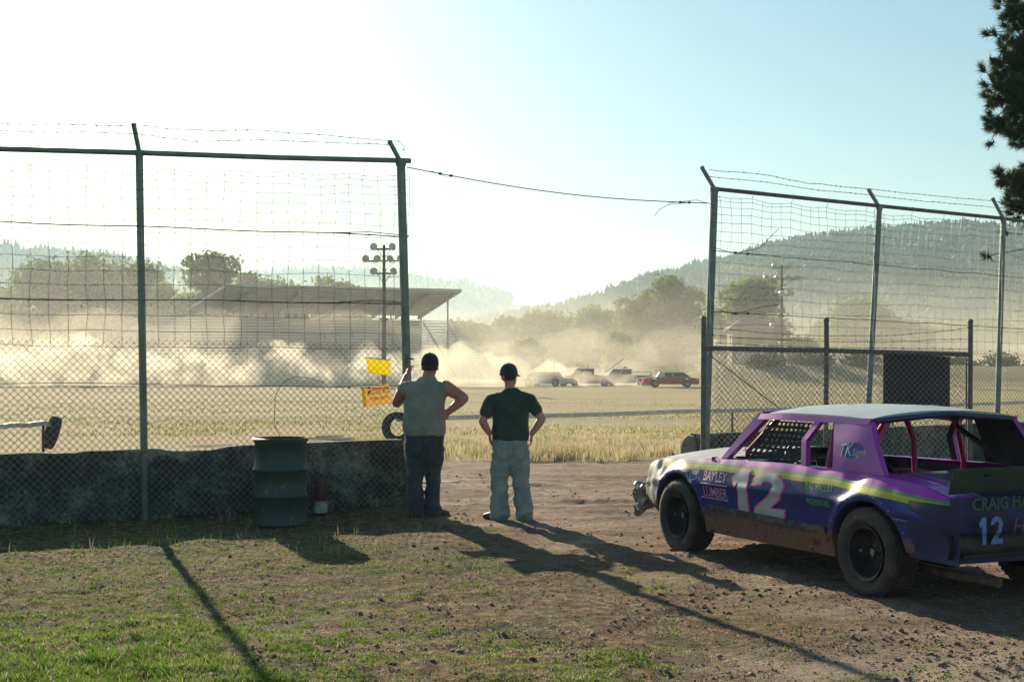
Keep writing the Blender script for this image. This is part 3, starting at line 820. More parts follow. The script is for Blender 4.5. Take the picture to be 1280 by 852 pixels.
# dark sheet hung on the gate, behind its wire
s0 = P(1106, 443, gx(1106)); s1 = P(1187, 447, gx(1187))
mb = MB(); dd = Vector((0, .03, 0)); zb = 1.05
def sheet(i, j):
    p = s0.lerp(s1, i); z = p.z * (1 - j) + zb * j
    return (p.x, p.y + .035 + .012 * math.sin(i * 9) * j, z)
mb.grid(sheet, 12, 8); mb.grid(lambda i, j: (lambda q_: (q_[0], q_[1] + .012, q_[2]))(sheet(i, j)), 12, 8)
mb.bar((s0.x, s0.y + .04, s0.z), (s1.x, s1.y + .04, s1.z), .03, .03)
mb.bar((s0.x, s0.y + .04, s0.z), (s0.x, s0.y + .04, zb), .03, .02); mb.bar((s1.x, s1.y + .04, s1.z), (s1.x, s1.y + .04, zb), .03, .02)
tag(mb.build('sign_board', simple('dark sign back', (.02, .022, .03), (.035, .035, .04), 5, .7)), 'dark blank board hung behind the wire of the open gate', 'board')

# ------------------------------------------------------------------ walls
def rough_wall(name, a, b, h0, h1, th, label, seed, slope=0.0, dips=()):
    a = Vector(a); b = Vector(b); L = (b - a).length; d = (b - a) / L; nrm = Vector((d.y, -d.x, 0))   # nrm points to the camera side
    mb = MB(); nu = int(L / .06); nv = 14
    def top(u):
        t = u / L; z = h0 + (h1 - h0) * t + .012 * noise.noise(Vector((u * 1.7, seed, 0))) + .02 * min(0, noise.noise(Vector((u * 5, seed, 4))) + .1)
        for (c, w_, dp) in dips:
            z -= dp * math.exp(-((t - c) / w_) ** 4)
        return z
    def front(i, j):
        u = L * i; z = top(u) * j - .2 * (1 - j)
        o_ = th / 2 + .012 * noise.fractal(Vector((u * 3, z * 3, seed)), 1, 2, 4) - (.02 if j > .97 else 0)
        ex = slope * (1 - j) if i > .999 else 0
        return a + d * (u + ex) + nrm * o_ + Vector((0, 0, z))
    def back(i, j):
        p = front(i, j); return p - nrm * th
    mb.grid(front, nu, nv); mb.grid(back, nu, nv, flip=True)
    mb.grid(lambda i, j: front(i, 1) * (1 - j) + back(i, 1) * j, nu, 3)
    mb.grid(lambda i, j: front(0, i) * (1 - j) + back(0, i) * j, nv, 2); mb.grid(lambda i, j: front(1, i) * (1 - j) + back(1, i) * j, nv, 2, flip=True)
    return tag(mb.build(name, M['concrete'], None, 40), label, 'wall')
rough_wall('concrete_wall', (-7.6, 13.35, 0), (-1.42, 16.3, 0), .78, .86, .22, 'low crumbling concrete wall behind the oil drum, left of the gateway', 2, .06, ((.62, .05, .05), (.4, .03, .02)))
rough_wall('concrete_wall', (2.72, 18.9, 0), (11.2, 24.3, 0), .80, .82, .22, 'low grey concrete wall behind the race car and open gate', 9)
mb = MB(); mb.ico((0, 0, 0), 1, 3)
rk = []
for v in mb.v:
    p = Vector(v); p *= 1 + .3 * noise.noise(p * 1.6) ; rk.append((2.62 + .16 * max(-.9, min(.9, p.x)), 18.95 + .2 * p.y, .36 + .44 * max(-.85, min(.95, p.z))))
mb.v = rk; tag(mb.build('broken_block', simple('broken concrete', (.20, .18, .15), (.32, .29, .25), 7, .95, 0, .6, .02), None, 30), 'jagged broken concrete block at the foot of the gate post', 'block')
# ------------------------------------------------------------------ drum, extinguisher, signs, rails, tyres
def text_mesh(body, size, extrude=.0, shear=0.0, offset=0.0, spacing=1.0, align='CENTER'):
    c = bpy.data.curves.new('t', 'FONT'); c.body = body; c.size = size; c.extrude = extrude; c.shear = shear; c.offset = offset
    c.space_character = spacing; c.align_x = align; c.align_y = 'CENTER'; c.resolution_u = 3
    o = bpy.data.objects.new('t', c); COL.objects.link(o)
    dg = bpy.context.evaluated_depsgraph_get(); me = bpy.data.meshes.new_from_object(o.evaluated_get(dg))
    bm = bmesh.new(); bm.from_mesh(me)
    vs = [v.co.copy() for v in bm.verts]; bm.verts.index_update()
    fs = [tuple(v.index for v in f.verts) for f in bm.faces]; bm.free()
    bpy.data.meshes.remove(me); bpy.data.objects.remove(o); bpy.data.curves.remove(c)
    return vs, fs

dl = P(350, 655, 14.42); dl.z = 0
drum = empty('oil_drum', dl, .4, 'dented greenish blue open steel drum standing by the wall', 'drum')
prof = [(.26, .02), (.30, .0), (.305, .03), (.298, .05)]
for zc in (.33, .62):
    prof += [(.296, zc - .03), (.312, zc - .008), (.312, zc + .008), (.296, zc + .03)]
prof += [(.290, .92), (.303, .935), (.305, .955), (.296, .965), (.283, .955), (.280, .90), (.284, .5), (.284, .06), (.0, .05)]
mb = MB(); mb.lathe(prof, 56)
mb.v = [(x * (1 + .018 * noise.noise(Vector((x * 3, y * 3, z * 2)))) + .008 * z, y * (1 + .02 * noise.noise(Vector((y * 4, x * 3, z * 2)))), z + .006 * noise.noise(Vector((x * 4, y * 4, 1))) * (z > .9)) for x, y, z in mb.v]
mb.v = [(x * (1 - .07 * d_), y * (1 - .07 * d_), z) for x, y, z in mb.v for d_ in (sum(math.exp(-((math.atan2(y, x) - a_) / .22) ** 2 - ((z - h_) / .09) ** 2) for a_, h_ in ((-1.9, .5), (-1.2, .78), (-2.6, .2), (-.7, .18))),)]
md, ntd, bd = new_mat('drum'); bd.inputs['Roughness'].default_value = .45; bd.inputs['Metallic'].default_value = .15
n_ = noise_node(ntd, 9, 8, .7); n2_ = noise_node(ntd, 2.5, 3)
cc = mixc(ntd, n2_.outputs['Fac'], (.035, .07, .06), (.02, .045, .045))
rm = ramp(ntd, n_.outputs['Fac'], [(.60, (0, 0, 0)), (.66, (1, 1, 1))]).outputs[0]
ntd.links.new(mixc(ntd, rm, cc, (.25, .13, .05)), bd.inputs['Base Color']); bump(ntd, bd, n_.outputs['Fac'], .15, .004)
mb.build('drum_shell', md, drum, 50)
MB().lathe([(.286, .952), (.309, .956), (.311, .968), (.292, .976), (.284, .966), (.286, .952)], 48).build('rim', M['black_metal'], drum, 60)

fe = P(401, 642, 15.35); fe.z = 0
ext = empty('fire_extinguisher', fe, 0, 'dark red fire extinguisher with pale label standing at the foot of the wall', 'extinguisher')
MB().lathe([(0, .02), (.07, .0), (.078, .02), (.078, .40), (.066, .45), (.03, .475), (.025, .50), (0, .50)], 28).build('cylinder', simple('dark red paint', (.07, .008, .02), (.04, .008, .02), 5, .3), ext, 40)
MB().lathe([(.0795, .03), (.0795, .17)], 28).build('label', simple('faded label', (.55, .56, .55), (.25, .25, .26), 14, .6), ext, 60)
mb = MB(); mb.lathe([(.018, .49), (.022, .50), (.022, .535), (.01, .55)], 14); mb.bar((-.02, 0, .535), (.13, .02, .58), .02, .008); mb.bar((-.02, 0, .535), (.11, .02, .54), .02, .008); mb.tube([(.0, 0, .53), (-.0, .0, .61)], .005, 5)
mb.build('valve_handle', M['galv'], ext, 50)
MB().tube([(-.02, 0, .52), (-.075, -.01, .50), (-.105, -.02, .42), (-.105, -.02, .2), (-.095, -.02, .12)], [.011, .011, .011, .013, .02], 8).build('hose', M['rubber'], ext, 60)

def sheet_sign(name, px, d, mats, label, th=.006, lean=0.0, curl=.0):
    """px: four photo corners TL TR BR BL"""
    fd = lambda x: 16.734 / (1 + .511 * (640 - x) / 1600) + .045      # just behind the wire
    c = [P(x, y, fd(x)) for x, y in px]; o_ = sum(c, Vector()) / 4
    mb = MB()
    def f(i, j, k=0.0):
        p = (c[0] * (1 - i) + c[1] * i) * (1 - j) + (c[3] * (1 - i) + c[2] * i) * j - o_
        p.y += curl * math.sin(PI * i) + .01 * noise.noise(Vector((i * 3, j * 3, px[0][0]))) + k
        return p
    mb.grid(lambda i, j: f(i, j), 14, 8, 0, flip=True); mb.grid(lambda i, j: f(i, j, th), 14, 8, 0)
    for e in (0, 1):
        mb.grid(lambda i, j: f(i, e) * (1 - j) + f(i, e, th) * j, 14, 1, 0); mb.grid(lambda i, j: f(e, i) * (1 - j) + f(e, i, th) * j, 8, 1, 0)
    o = mb.build(name, mats, None, 60, loc=o_)
    return o, f
def yellow(name, c, c2):
    m, nt, b = new_mat(name); b.inputs['Roughness'].default_value = .5
    n = noise_node(nt, 9, 5); r = ramp(nt, n.outputs['Fac'], [(.4, c), (.75, c2)]); nt.links.new(r.outputs[0], b.inputs['Base Color'])
    t = nt.nodes.new('ShaderNodeBsdfTranslucent'); nt.links.new(r.outputs[0], t.inputs['Color'])
    mx = nt.nodes.new('ShaderNodeMixShader'); mx.inputs[0].default_value = .62; out = nt.nodes['Material Output']
    nt.links.new(b.outputs[0], mx.inputs[1]); nt.links.new(t.outputs[0], mx.inputs[2]); nt.links.new(mx.outputs[0], out.inputs['Surface'])
    return m
M['ysheet'] = yellow('yellow plastic sheet', (.92, .80, .03), (.85, .70, .03)); M['osheet'] = yellow('orange yellow plastic', (.80, .60, .30), (.75, .52, .24))
s1_, f1 = sheet_sign('hanging_sign', [(457, 446), (488, 449), (487, 469), (461, 466)], 15.75, M['ysheet'], '')
tag(s1_, 'small plain bright yellow plastic sheet, upper sign on the fence left of the gatepost', 'sign')
s2_, f2 = sheet_sign('hanging_sign', [(451, 484), (487, 479.5), (490, 503), (454, 509)], 15.7, M['osheet'], '')
tag(s2_, 'tilted orange yellow sign reading MOTOX PITS hung on the fence by the man in grey', 'sign')
mb = MB(); mb.grid(lambda i, j: Vector(f2(i * .13 + .0, j)) + Vector((0, -.003, 0)), 3, 8, flip=True); mb.build('yellow_border', M['ysheet'], s2_)
mb = MB(); mb.grid(lambda i, j: Vector(f1(i, j * .07)) + Vector((0, -.003, 0)), 10, 1, flip=True); mb.build('white_edge', M['white_paint'], s1_)
def sheet_text(o, f, body, ci, cj, hw, hh, name, mat, **k):
    vs, fs = text_mesh(body, 1.0, **k); x0 = min(v.x for v in vs); x1 = max(v.x for v in vs); y0 = min(v.y for v in vs); y1 = max(v.y for v in vs)
    out = []
    for v in vs:
        i = ci + ((v.x - x0) / (x1 - x0) - .5) * 2 * hw; j = cj - ((v.y - y0) / (y1 - y0) - .5) * 2 * hh
        out.append(Vector(f(i, j)) + Vector((0, -.004, 0)))
    MB().add(out, fs).build(name, mat, o)
M['ink'] = simple('black ink', (.02, .018, .02), None, 5, .6); M['ink2'] = simple('brown ink', (.30, .12, .04), None, 5, .6)
sheet_text(s2_, f2, 'MOTOX PITS', .58, .30, .37, .15, 'lettering', M['ink'], offset=.008)
mb = MB(); rq = random.Random(8)       # worn second line, no longer readable
for k in range(26):
    i = .26 + .63 * k / 25; a_, b_ = rq.uniform(.56, .64), rq.uniform(.68, .76)
    mb.add([Vector(f2(i + u_, v_)) + Vector((0, -.004, 0)) for u_, v_ in ((0, a_), (.013, a_ - .01), (.010 + rq.uniform(-.02, .02), b_), (-.002, b_))], [(0, 1, 2, 3)])
mb.build('faded_print', M['ink2'], s2_)

def tyre_geo(mb, R_o, R_i, w_, axis='x', c=(0, 0, 0), n=40, mi=0):
    h = w_ / 2; s_ = R_o - R_i
    prof = [(R_i, -h * .72), (R_i + s_ * .12, -h * .86), (R_i + s_ * .45, -h), (R_o - s_ * .18, -h * .93), (R_o - s_ * .04, -h * .80), (R_o, -h * .6), (R_o, h * .6), (R_o - s_ * .04, h * .80),
            (R_o - s_ * .18, h * .93), (R_i + s_ * .45, h), (R_i + s_ * .12, h * .86), (R_i, h * .72), (R_i + .02, h * .6), (R_o - .03, h * .55), (R_o - .03, -h * .55), (R_i + .02, -h * .6)]
    mb.lathe(prof, n, c, axis, mi, closed=True)
def rail(px0, px1, zt, x_posts, label, name='guard_rail'):
    a, b = px0, px1; root = empty(name, (a.x, a.y, 0), 0, label, 'rail')
    mb = MB(); n = 12
    mb.tube([a.lerp(b, i / n) - root.location + Vector((0, 0, .012 * math.sin(i * 1.9))) for i in range(n + 1)], .055, 14); mb.build('rail_pipe', M['white_paint'], root, 60)
    for t in x_posts:
        p = a.lerp(b, t); MB().tube([Vector((p.x, p.y, gh(p.x, p.y) - .1)) - root.location, p - root.location - Vector((0, 0, .04))], .032, 8).build('rail_post', M['rust'], root, 50)
    return root
r1 = rail(P(496, 524, 29.5), P(1330, 502, 44), 0, [.12, .404, .56, .66, .8, .92], 'long white pipe rail crossing behind the two men and the gate')
r2 = rail(P(-60, 536, 25.5), P(62, 529, 27.4), 0, [.2, .93], 'short white pipe rail at the left ending in a tyre')
def loose_tyre(px, py, d, rz, ry, label):
    p = P(px, py, d); mb = MB(); tyre_geo(mb, .36, .20, .22)
    o = mb.build('tyre', M['rubber'], None, 50, loc=p); o.rotation_euler = (0, ry, rz); return tag(o, label, 'tyre', 'old tyres hung on the rail ends')
loose_tyre(65, 540, 27.3, R(28), R(17), 'dark tyre tilted on the right end of the short left rail')
loose_tyre(497, 534, 29.2, R(78), R(0), 'dark tyre hanging on the left end of the long rail beside the man in grey')

# ------------------------------------------------------------------ beyond the track
M['gs_metal'] = simple('grandstand roof metal', (.50, .44, .33), (.40, .36, .28), .6, .7, 0)
M['gs_bench'] = simple('bleacher boards', (.52, .50, .46), (.42, .40, .37), .8, .7)
M['gs_frame'] = simple('grandstand frame', (.16, .15, .13), (.11, .10, .09), 1, .8)
gs0 = P(293, 400, 148); gs1 = P(577, 400, 157); gs0.z = gs1.z = 0
gd = (gs1 - gs0).normalized(); gn = Vector((-gd.y, gd.x, 0)); GL = (gs1 - gs0).length
rot = math.atan2(gd.y, gd.x)
gs = empty('grandstand', gs0, rot, 'long covered grandstand with a slanting roof and rows of bleachers', 'grandstand')
ext_l = 7.0
mb = MB()       # roof: high front edge, underside sloping down to the back
hf, hb, dep = 11.45, 9.3, 17.0
mb.add([(-ext_l + 6, 0, hf), (GL, 0, hf), (GL, dep, hb), (-ext_l + 3, dep, hb), (-ext_l + 6, 0, hf + .35), (GL, 0, hf + .35), (GL, dep, hb + .35), (-ext_l + 3, dep, hb + .35)],
       [(0, 3, 2, 1), (4, 5, 6, 7), (0, 1, 5, 4), (1, 2, 6, 5), (2, 3, 7, 6), (3, 0, 4, 7)])
for i in range(14):
    y = .5 + i * 1.25; z = hf + (hb - hf) * y / dep
    mb.bar((-.4, y, z - .07), (GL - .1, y, z - .07), .1, .12)
mb.build('roof', M['gs_metal'], gs)
mb = MB()
for i in range(9):
    x = 1.0 + i * (GL - 2) / 8; mb.bar((x, .3, hf - .35), (x, dep - .2, hb - .35), .2, .5)
mb.build('roof_truss', M['gs_frame'], gs)
for i in range(7):
    x = 1.5 + i * (GL - 3) / 6
    for y, z in ((13.5, 9.4), (.9, 11.0)):
        if y < 2 and i not in (0, 3, 6): continue
        MB().tube([(x, y, 0), (x, y, z)], .11, 8).build('roof_post', M['gs_frame'], gs, 60)
rows = 19
for k in range(rows):
    y = -3.0 + k * .82; z = 1.1 + k * .40
    xl, xr = -9 + k * .05, GL + 4.5 - k * .12; mb = MB(); mb.box(((xl + xr) / 2, y, z), (xr - xl, .34, .15)); mb.box(((xl + xr) / 2, y + .42, z - .22), (xr - xl, .34, .06)); mb.build('bench_row', M['gs_bench'], gs)
mb = MB()
for i in range(12):
    x = -6 + i * 3.2; mb.bar((x, -3.3, .75), (x, -3 + rows * .82, 1.0 + rows * .40 - .5), .12, .3)
    for k in range(1, rows, 3): mb.tube([(x, -3 + k * .82, 0), (x, -3 + k * .82, .8 + k * .4)], .05, 5)
mb.build('stand_frame', M['gs_frame'], gs)
mb = MB()
for sx in (10.2, 20.5):
    mb.bar((sx, -3.8, .9), (sx, 11.9, 8.6), 1.1, .1)
mb.build('stair_aisle', M['gs_frame'], gs)
bx = (390 - 293) / 284 * GL
mb = MB(); mb.box((bx - .4, 12.5, 8.75), (3.4, 2.2, 1.9)); mb.build('announcer_box', M['white_paint'], gs)
for k in (-1, 0, 1): MB().box((bx - .4 + k * 1.0, 11.36, 8.75), (.5, .06, .5)).build('window', M['black_metal'], gs)
MB().box(((GL) / 2 - 2, 13.9, 5.3), (GL + 1, .12, 6.2)).build('back_screen', simple('rear screen', (.10, .12, .07), (.16, .16, .10), .7, .9), gs)

# seated spectators, a handful in view
def seated(x, k, shirt, label):
    y = -3.0 + k * .82; z = 1.13 + k * .40
    root = tag(MB().ico((0, 0, .55), (.22, .16, .32), 2).ico((0, 0, 1.0), (.10, .11, .13), 2).tube([(-.1, 0, .28), (-.12, -.42, .28), (-.12, -.46, -.1)], [.1, .08, .06], 7).tube([(.1, 0, .28), (.12, -.42, .28), (.12, -.46, -.1)], [.1, .08, .06], 7)
         .tube([(-.2, 0, .75), (-.27, -.1, .5), (-.16, -.32, .36)], [.06, .05, .04], 6).tube([(.2, 0, .75), (.27, -.1, .5), (.16, -.32, .36)], [.06, .05, .04], 6).build('person', simple('shirt ' + label[:6], shirt, None, 2, .8), None, 60),
         label, 'person', 'spectators in the grandstand')
    root.location = gs.location + Matrix.Rotation(rot, 3, 'Z') @ Vector((x, y, z)); root.rotation_euler = (0, 0, rot)
seated(11.5, 11, (.5, .08, .08), 'tiny seated spectator in red below the white box of the grandstand')
seated(13.0, 8, (.3, .2, .12), 'tiny seated spectator in brown a few rows below the white box')
seated(17.8, 9, (.6, .12, .15), 'tiny seated spectator in pinkish red near the middle of the bleachers')
seated(15.2, 12, (.2, .2, .2), 'tiny seated spectator in dark grey high in the middle of the bleachers')
seated(28.0, 9, (.25, .18, .14), 'tiny seated spectator in dark clothes at the right end of the bleachers')
seated(5.5, 10, (.35, .2, .15), 'tiny seated spectator in tan at the left of the bleachers')

# floodlight poles
M['lamp'] = simple('lamp shell', (.62, .62, .60), (.5, .5, .5), 3, .4, .1)
def flood_pole(px, top, d, label, arms):
    x = (px - CX) * d / F; h = CH + (CY - top) * d / F
    o = empty('floodlight_pole', (x, d, 0), 0, label, 'light pole', 'floodlight poles round the track')
    MB().tube([(0, 0, -.3), (0, 0, h)], [.22, .13], 10).build('pole', M['wood'], o, 60)
    for (dz, hw_, xs_) in arms:
        z = h - dz; mb = MB(); mb.bar((-hw_, 0, z), (hw_, 0, z), .12, .14)
        mb.bar((-hw_ * .6, 0, z), (0, 0, z - .9), .06, .06); mb.bar((hw_ * .6, 0, z), (0, 0, z - .9), .06, .06); mb.build('crossarm', M['gs_frame'], o)
        for lx in xs_:
            l = MB().lathe([(.10, -.1), (.16, .0), (.33, .30), (.35, .34), (.31, .32), (.0, .26)], 16, (0, 0, 0), 'y').build('floodlight', M['lamp'], o, 50, loc=(lx, -.1, z + .28))
            l.rotation_euler = (R(200), 0, R(25 if lx < 0 else -25))
flood_pole(480, 306, 112, 'tall floodlight pole rising in front of the grandstand', [(.35, 1.0, (-1.0, .9)), (1.4, 1.7, (-1.7, -.7, .7, 1.6)), (2.5, 1.0, (-1.0, 1.0))])
flood_pole(977, 331, 140, 'tall floodlight pole seen through the net of the right fence', [(.35, 1.0, (-1.0, .9)), (1.6, 2.0, (-1.9, -.7, .8, 1.8)), (3.3, 1.2, (-.2, 1.1)), (6.8, 1.3, (-1.2, .8))])
up = P(738, 384, 205); h = up.z
o = empty('utility_pole', (up.x, 205, 0), 0, 'thin wooden utility pole with crossarm among the hazy trees', 'utility pole')
MB().tube([(0, 0, -.3), (0, 0, h)], [.18, .12], 8).build('pole', M['wood'], o, 60); MB().bar((-1.7, 0, h - .35), (1.7, 0, h - .35), .14, .16).build('crossarm', M['wood'], o)
MB().lathe([(0, -.5), (.35, -.45), (.35, .45), (0, .5)], 12, (.45, -.3, h - 6)).build('transformer', M['gs_metal'], o, 50)

# small house and sheds behind the right fence
def house(px, top, wpx, d, rh, label, name='small_house', wall=(.34, .27, .22), roofc=(.16, .12, .10), win=2, rz=0):
    x = (px - CX) * d / F; z = gh(x, d); W = wpx * d / F; H = (CH + (CY - top) * d / F) - z
    o = empty(name, (x, d, z), rz, label, 'house')
    wh = H - rh; dp = W * .7
    MB().box((0, 0, wh / 2 - .2), (W, dp, wh + .4)).build('wall', simple(name + ' wall', wall, None, .8, .9), o)
    e = .5; mb = MB()
    mb.add([(-W / 2 - e, -dp / 2 - e, wh), (W / 2 + e, -dp / 2 - e, wh), (W / 2 + e, dp / 2 + e, wh), (-W / 2 - e, dp / 2 + e, wh), (-W / 4, 0, H), (W / 4, 0, H), (-W / 2 - e, -dp / 2 - e, wh + .18), (W / 2 + e, -dp / 2 - e, wh + .18), (W / 2 + e, dp / 2 + e, wh + .18), (-W / 2 - e, dp / 2 + e, wh + .18)],
           [(3, 2, 1, 0), (0, 1, 7, 6), (1, 2, 8, 7), (2, 3, 9, 8), (3, 0, 6, 9), (6, 7, 5, 4), (8, 9, 4, 5), (7, 8, 5), (9, 6, 4)])
    mb.build('roof', simple(name + ' roof', roofc, None, .8, .9), o)
    for k in range(win):
        wx = -W * .3 + k * W * .55; f = MB().box((wx, -dp / 2 - .04, wh * .6), (W * .2, .1, wh * .26)).build('window', M['white_paint'], o)
        MB().box((wx, -dp / 2 - .1, wh * .6), (W * .17, .03, wh * .2)).build('pane', M['pane'], f)
M['pane'] = simple('pale reflecting pane', (.5, .5, .45), (.4, .4, .36), 2, .15)
house(938, 399, 52, 160, 1.4, 'small two storey brown house below the leafy tree behind the gate', roofc=(.10, .08, .07), wall=(.28, .20, .15))
house(1005, 424, 36, 190, .8, 'low pale shed right of the floodlight pole behind the gate', 'shed', wall=(.55, .53, .50), roofc=(.5, .49, .46), win=0)
house(1163, 421, 14, 320, .9, 'tiny grey shed on the slope behind the right end of the gate', 'shed', wall=(.4, .4, .38), roofc=(.3, .3, .28), win=1)

# low bushes and tyre wall along the far side of the track on the right
LFb = LF['dark']
for i, (px, top, wpx, d, lab) in enumerate([
 (905, 458, 50, 150, 'low dark bush left of the floodlight pole foot behind the gate'),
 (955, 468, 60, 128, 'low dark scrub below the small house behind the gate'),
 (1015, 470, 60, 128, 'low dark scrub right of the floodlight pole foot'),
 (1075, 470, 60, 130, 'low dark scrub behind the leaning middle post'),
 (1195, 462, 60, 132, 'low dark scrub behind the tall end post of the gate'),
 (1255, 460, 70, 132, 'low dark scrub at the right edge behind the last fence post')]):
    x = (px - CX) * d / F; h = CH + (CY - top) * d / F - gh(x, d) + .3
    b_ = empty('bush', (x, d, gh(x, d) - .3), 0, lab, 'bush', 'low scrub beyond the track')
    vs, lp, lob = crown_arrays(max(h, 1.2), wpx * d / F, 1500, .2, 22, 0, 90 + i)
    vs[:, 2] *= .9
    np_mesh('foliage', vs, 4, lp, [LFb], parent=b_)

# ------------------------------------------------------------------ far vehicles
def far_car(px, d, rz, body, roofm, label, kind='car', L=4.9, Hh=1.38, extras=None, stripe=None, cat='car'):
    x = (px - CX) * d / F; z = gh(x, d)
    root = empty(kind, (x, d, z), rz, label, cat)
    # local x forward
    prof = {'race_car': [(-2.4, .35), (-2.45, .8), (-1.3, .9), (-.95, 1.36), (.35, 1.38), (1.05, .92), (2.3, .78), (2.4, .4)],
            'tow_truck': [(-2.5, .5), (-2.5, 1.0), (-.5, 1.05), (-.4, 1.7), (.75, 1.72), (1.25, 1.15), (2.4, 1.05), (2.5, .55)],
            'rescue_truck': [(-2.5, .5), (-2.5, 1.0), (-.6, 1.05), (-.5, 1.66), (.7, 1.68), (1.3, 1.1), (2.4, 1.0), (2.5, .55)]}[kind]
    wz = .36; Rw = .36; mb = MB()
    def ztop(xx): return np.interp(xx, [p[0] for p in prof], [p[1] for p in prof])
    belt = .9 if kind == 'race_car' else 1.05
    xs_ = np.linspace(-L / 2, L / 2, 50)
    for sgn in (-1, 1):
        rows_ = []
        for xx in xs_:
            zb = .26
            for wx in (-1.4, 1.45):
                dd = abs(xx - wx)
                if dd < .45: zb = max(zb, wz + math.sqrt(.45 ** 2 - dd ** 2))
            zt_ = min(ztop(xx), belt); rows_.append([(xx, sgn * (.92 - .05 * ((k / 5) - .6) ** 2 * 2), zb + (zt_ - zb) * k / 5) for k in range(6)])
        vs = [p for r_ in rows_ for p in r_]; fs = [(i * 6 + k, (i + 1) * 6 + k, (i + 1) * 6 + k + 1, i * 6 + k + 1) for i in range(49) for k in range(5)]
        mb.add(vs, fs)
    vs = []
    for xx in xs_:
        zt_ = min(ztop(xx), belt)
        vs += [(xx, -.9, zt_), (xx, -.5, zt_ + .03), (xx, .5, zt_ + .03), (xx, .9, zt_)]
    mb.add(vs, [(i * 4 + k, (i + 1) * 4 + k, (i + 1) * 4 + k + 1, i * 4 + k + 1) for i in range(49) for k in range(3)])
    for e in (-1, 1): mb.box((e * (L / 2 - .03), 0, .58), (.12, 1.8, .42))
    mb.build('body', body, root, 35)
    cab = [(p[0], p[1]) for p in prof if p[1] > belt]; x0 = cab[0][0]; x1 = cab[-1][0]; zr = cab[0][1]
    bx0, bx1 = x0 - .35 * (kind == 'race_car'), x1 + (.7 if kind == 'race_car' else .5)
    mb = MB(); mb.box(((x0 + x1) / 2, 0, zr - .02), (x1 - x0 + .1, 1.34, .06))
    for sg in (-1, 1):
        for a_, b_ in (((bx0, .8 * sg, belt), (x0, .64 * sg, zr)), ((bx1, .8 * sg, belt), (x1, .64 * sg, zr)), (((bx0 + bx1) / 2, .82 * sg, belt), ((x0 + x1) / 2, .65 * sg, zr))):
            mb.bar(a_, b_, .05, .05)
        if kind == 'race_car': mb.add([(bx0, .80 * sg, belt), (bx0 + .75, .82 * sg, belt), (x0 + .4, .66 * sg, zr), (x0, .65 * sg, zr)], [(0, 1, 2, 3)])
    mb.build('roof', roofm, root)
    mb = MB(); mb.add([(bx0, -.78, belt), (bx1, -.78, belt), (x1, -.62, zr), (x0, -.62, zr), (bx0, .78, belt), (bx1, .78, belt), (x1, .62, zr), (x0, .62, zr)], [(0, 1, 2, 3), (4, 7, 6, 5), (1, 5, 6, 2), (0, 3, 7, 4)])
    mb.build('windows', M['darkglass'], root)
    for wx in (-1.4, 1.45):
        for sg in (-1, 1):
            w_ = MB(); tyre_geo(w_, Rw, .2, .24, 'y', n=24); wo = w_.build('wheel', M['rubber'], root, 50, loc=(wx, sg * .8, wz))
            MB().lathe([(0, sg * .06), (.12, sg * .05), (.2, sg * .1)], 16, axis='y').build('rim', M['galv'], wo, 50)
    if extras: extras(root)
    return root
M['darkglass'] = simple('dark glass', (.03, .035, .04), None, 3, .5)
def paint(name, c, rough=.35): return simple(name, c, tuple(v * .8 for v in c), 2.5, rough, 0, .05, .002)
P_red = paint('faded red paint', (.45, .03, .05)); P_wht = paint('chalky white paint', (.66, .65, .60), .75); P_grn = paint('dark green paint', (.06, .12, .08)); P_org = paint('rust orange paint', (.42, .16, .10))
far_car(838, 115, R(-2), P_red, P_wht, 'red stock car with white roof on the track right of the others', 'race_car')
def tow(root):
    MB().tube([(-1.0, 0, 1.0), (-3.2, 0, 2.6)], .07, 6).tube([(-1.0, .5, 1.0), (-3.0, .05, 2.5)], .05, 6).build('crane_boom', M['white_paint'], root)
    MB().box((.2, 0, 1.84), (.2, .4, .18)).build('amber_beacon', paint('amber lens', (.9, .35, .03)), root)
far_car(737, 122, R(178), P_org, P_wht, 'old orange and white tow truck with a crane boom in the dust', 'tow_truck', L=4.9, extras=tow, cat='truck')
def resc(root):
    MB().box((.1, 0, 1.80), (.35, 1.3, .16)).build('light_bar', paint('red lens', (.8, .03, .03)), root)
    MB().bar((-.6, .8, 1.35), (-2.4, .8, 1.35), .05, .05).bar((-.6, -.8, 1.35), (-2.4, -.8, 1.35), .05, .05).bar((-2.4, -.8, 1.35), (-2.4, .8, 1.35), .05, .05).bar((-2.4, .8, 1.0), (-2.4, .8, 1.35), .05, .05).bar((-2.4, -.8, 1.0), (-2.4, -.8, 1.35), .05, .05).build('rack', M['gs_frame'], root)
far_car(783, 127, R(176), P_grn, P_wht, 'green and white pickup with a red light bar on its roof', 'rescue_truck', extras=resc, cat='truck')
def mast(root): MB().tube([(-.8, 0, 1.3), (-.8, 0, 2.3)], .05, 6).bar((-.8, -.5, 1.7), (-.8, .5, 1.7), .1, .04).build('roof_wing_post', P_red, root)
far_car(683, 120, R(150), P_wht, P_red, 'pale stock car almost lost in dust with a red mast on its roof', 'race_car', extras=mast)

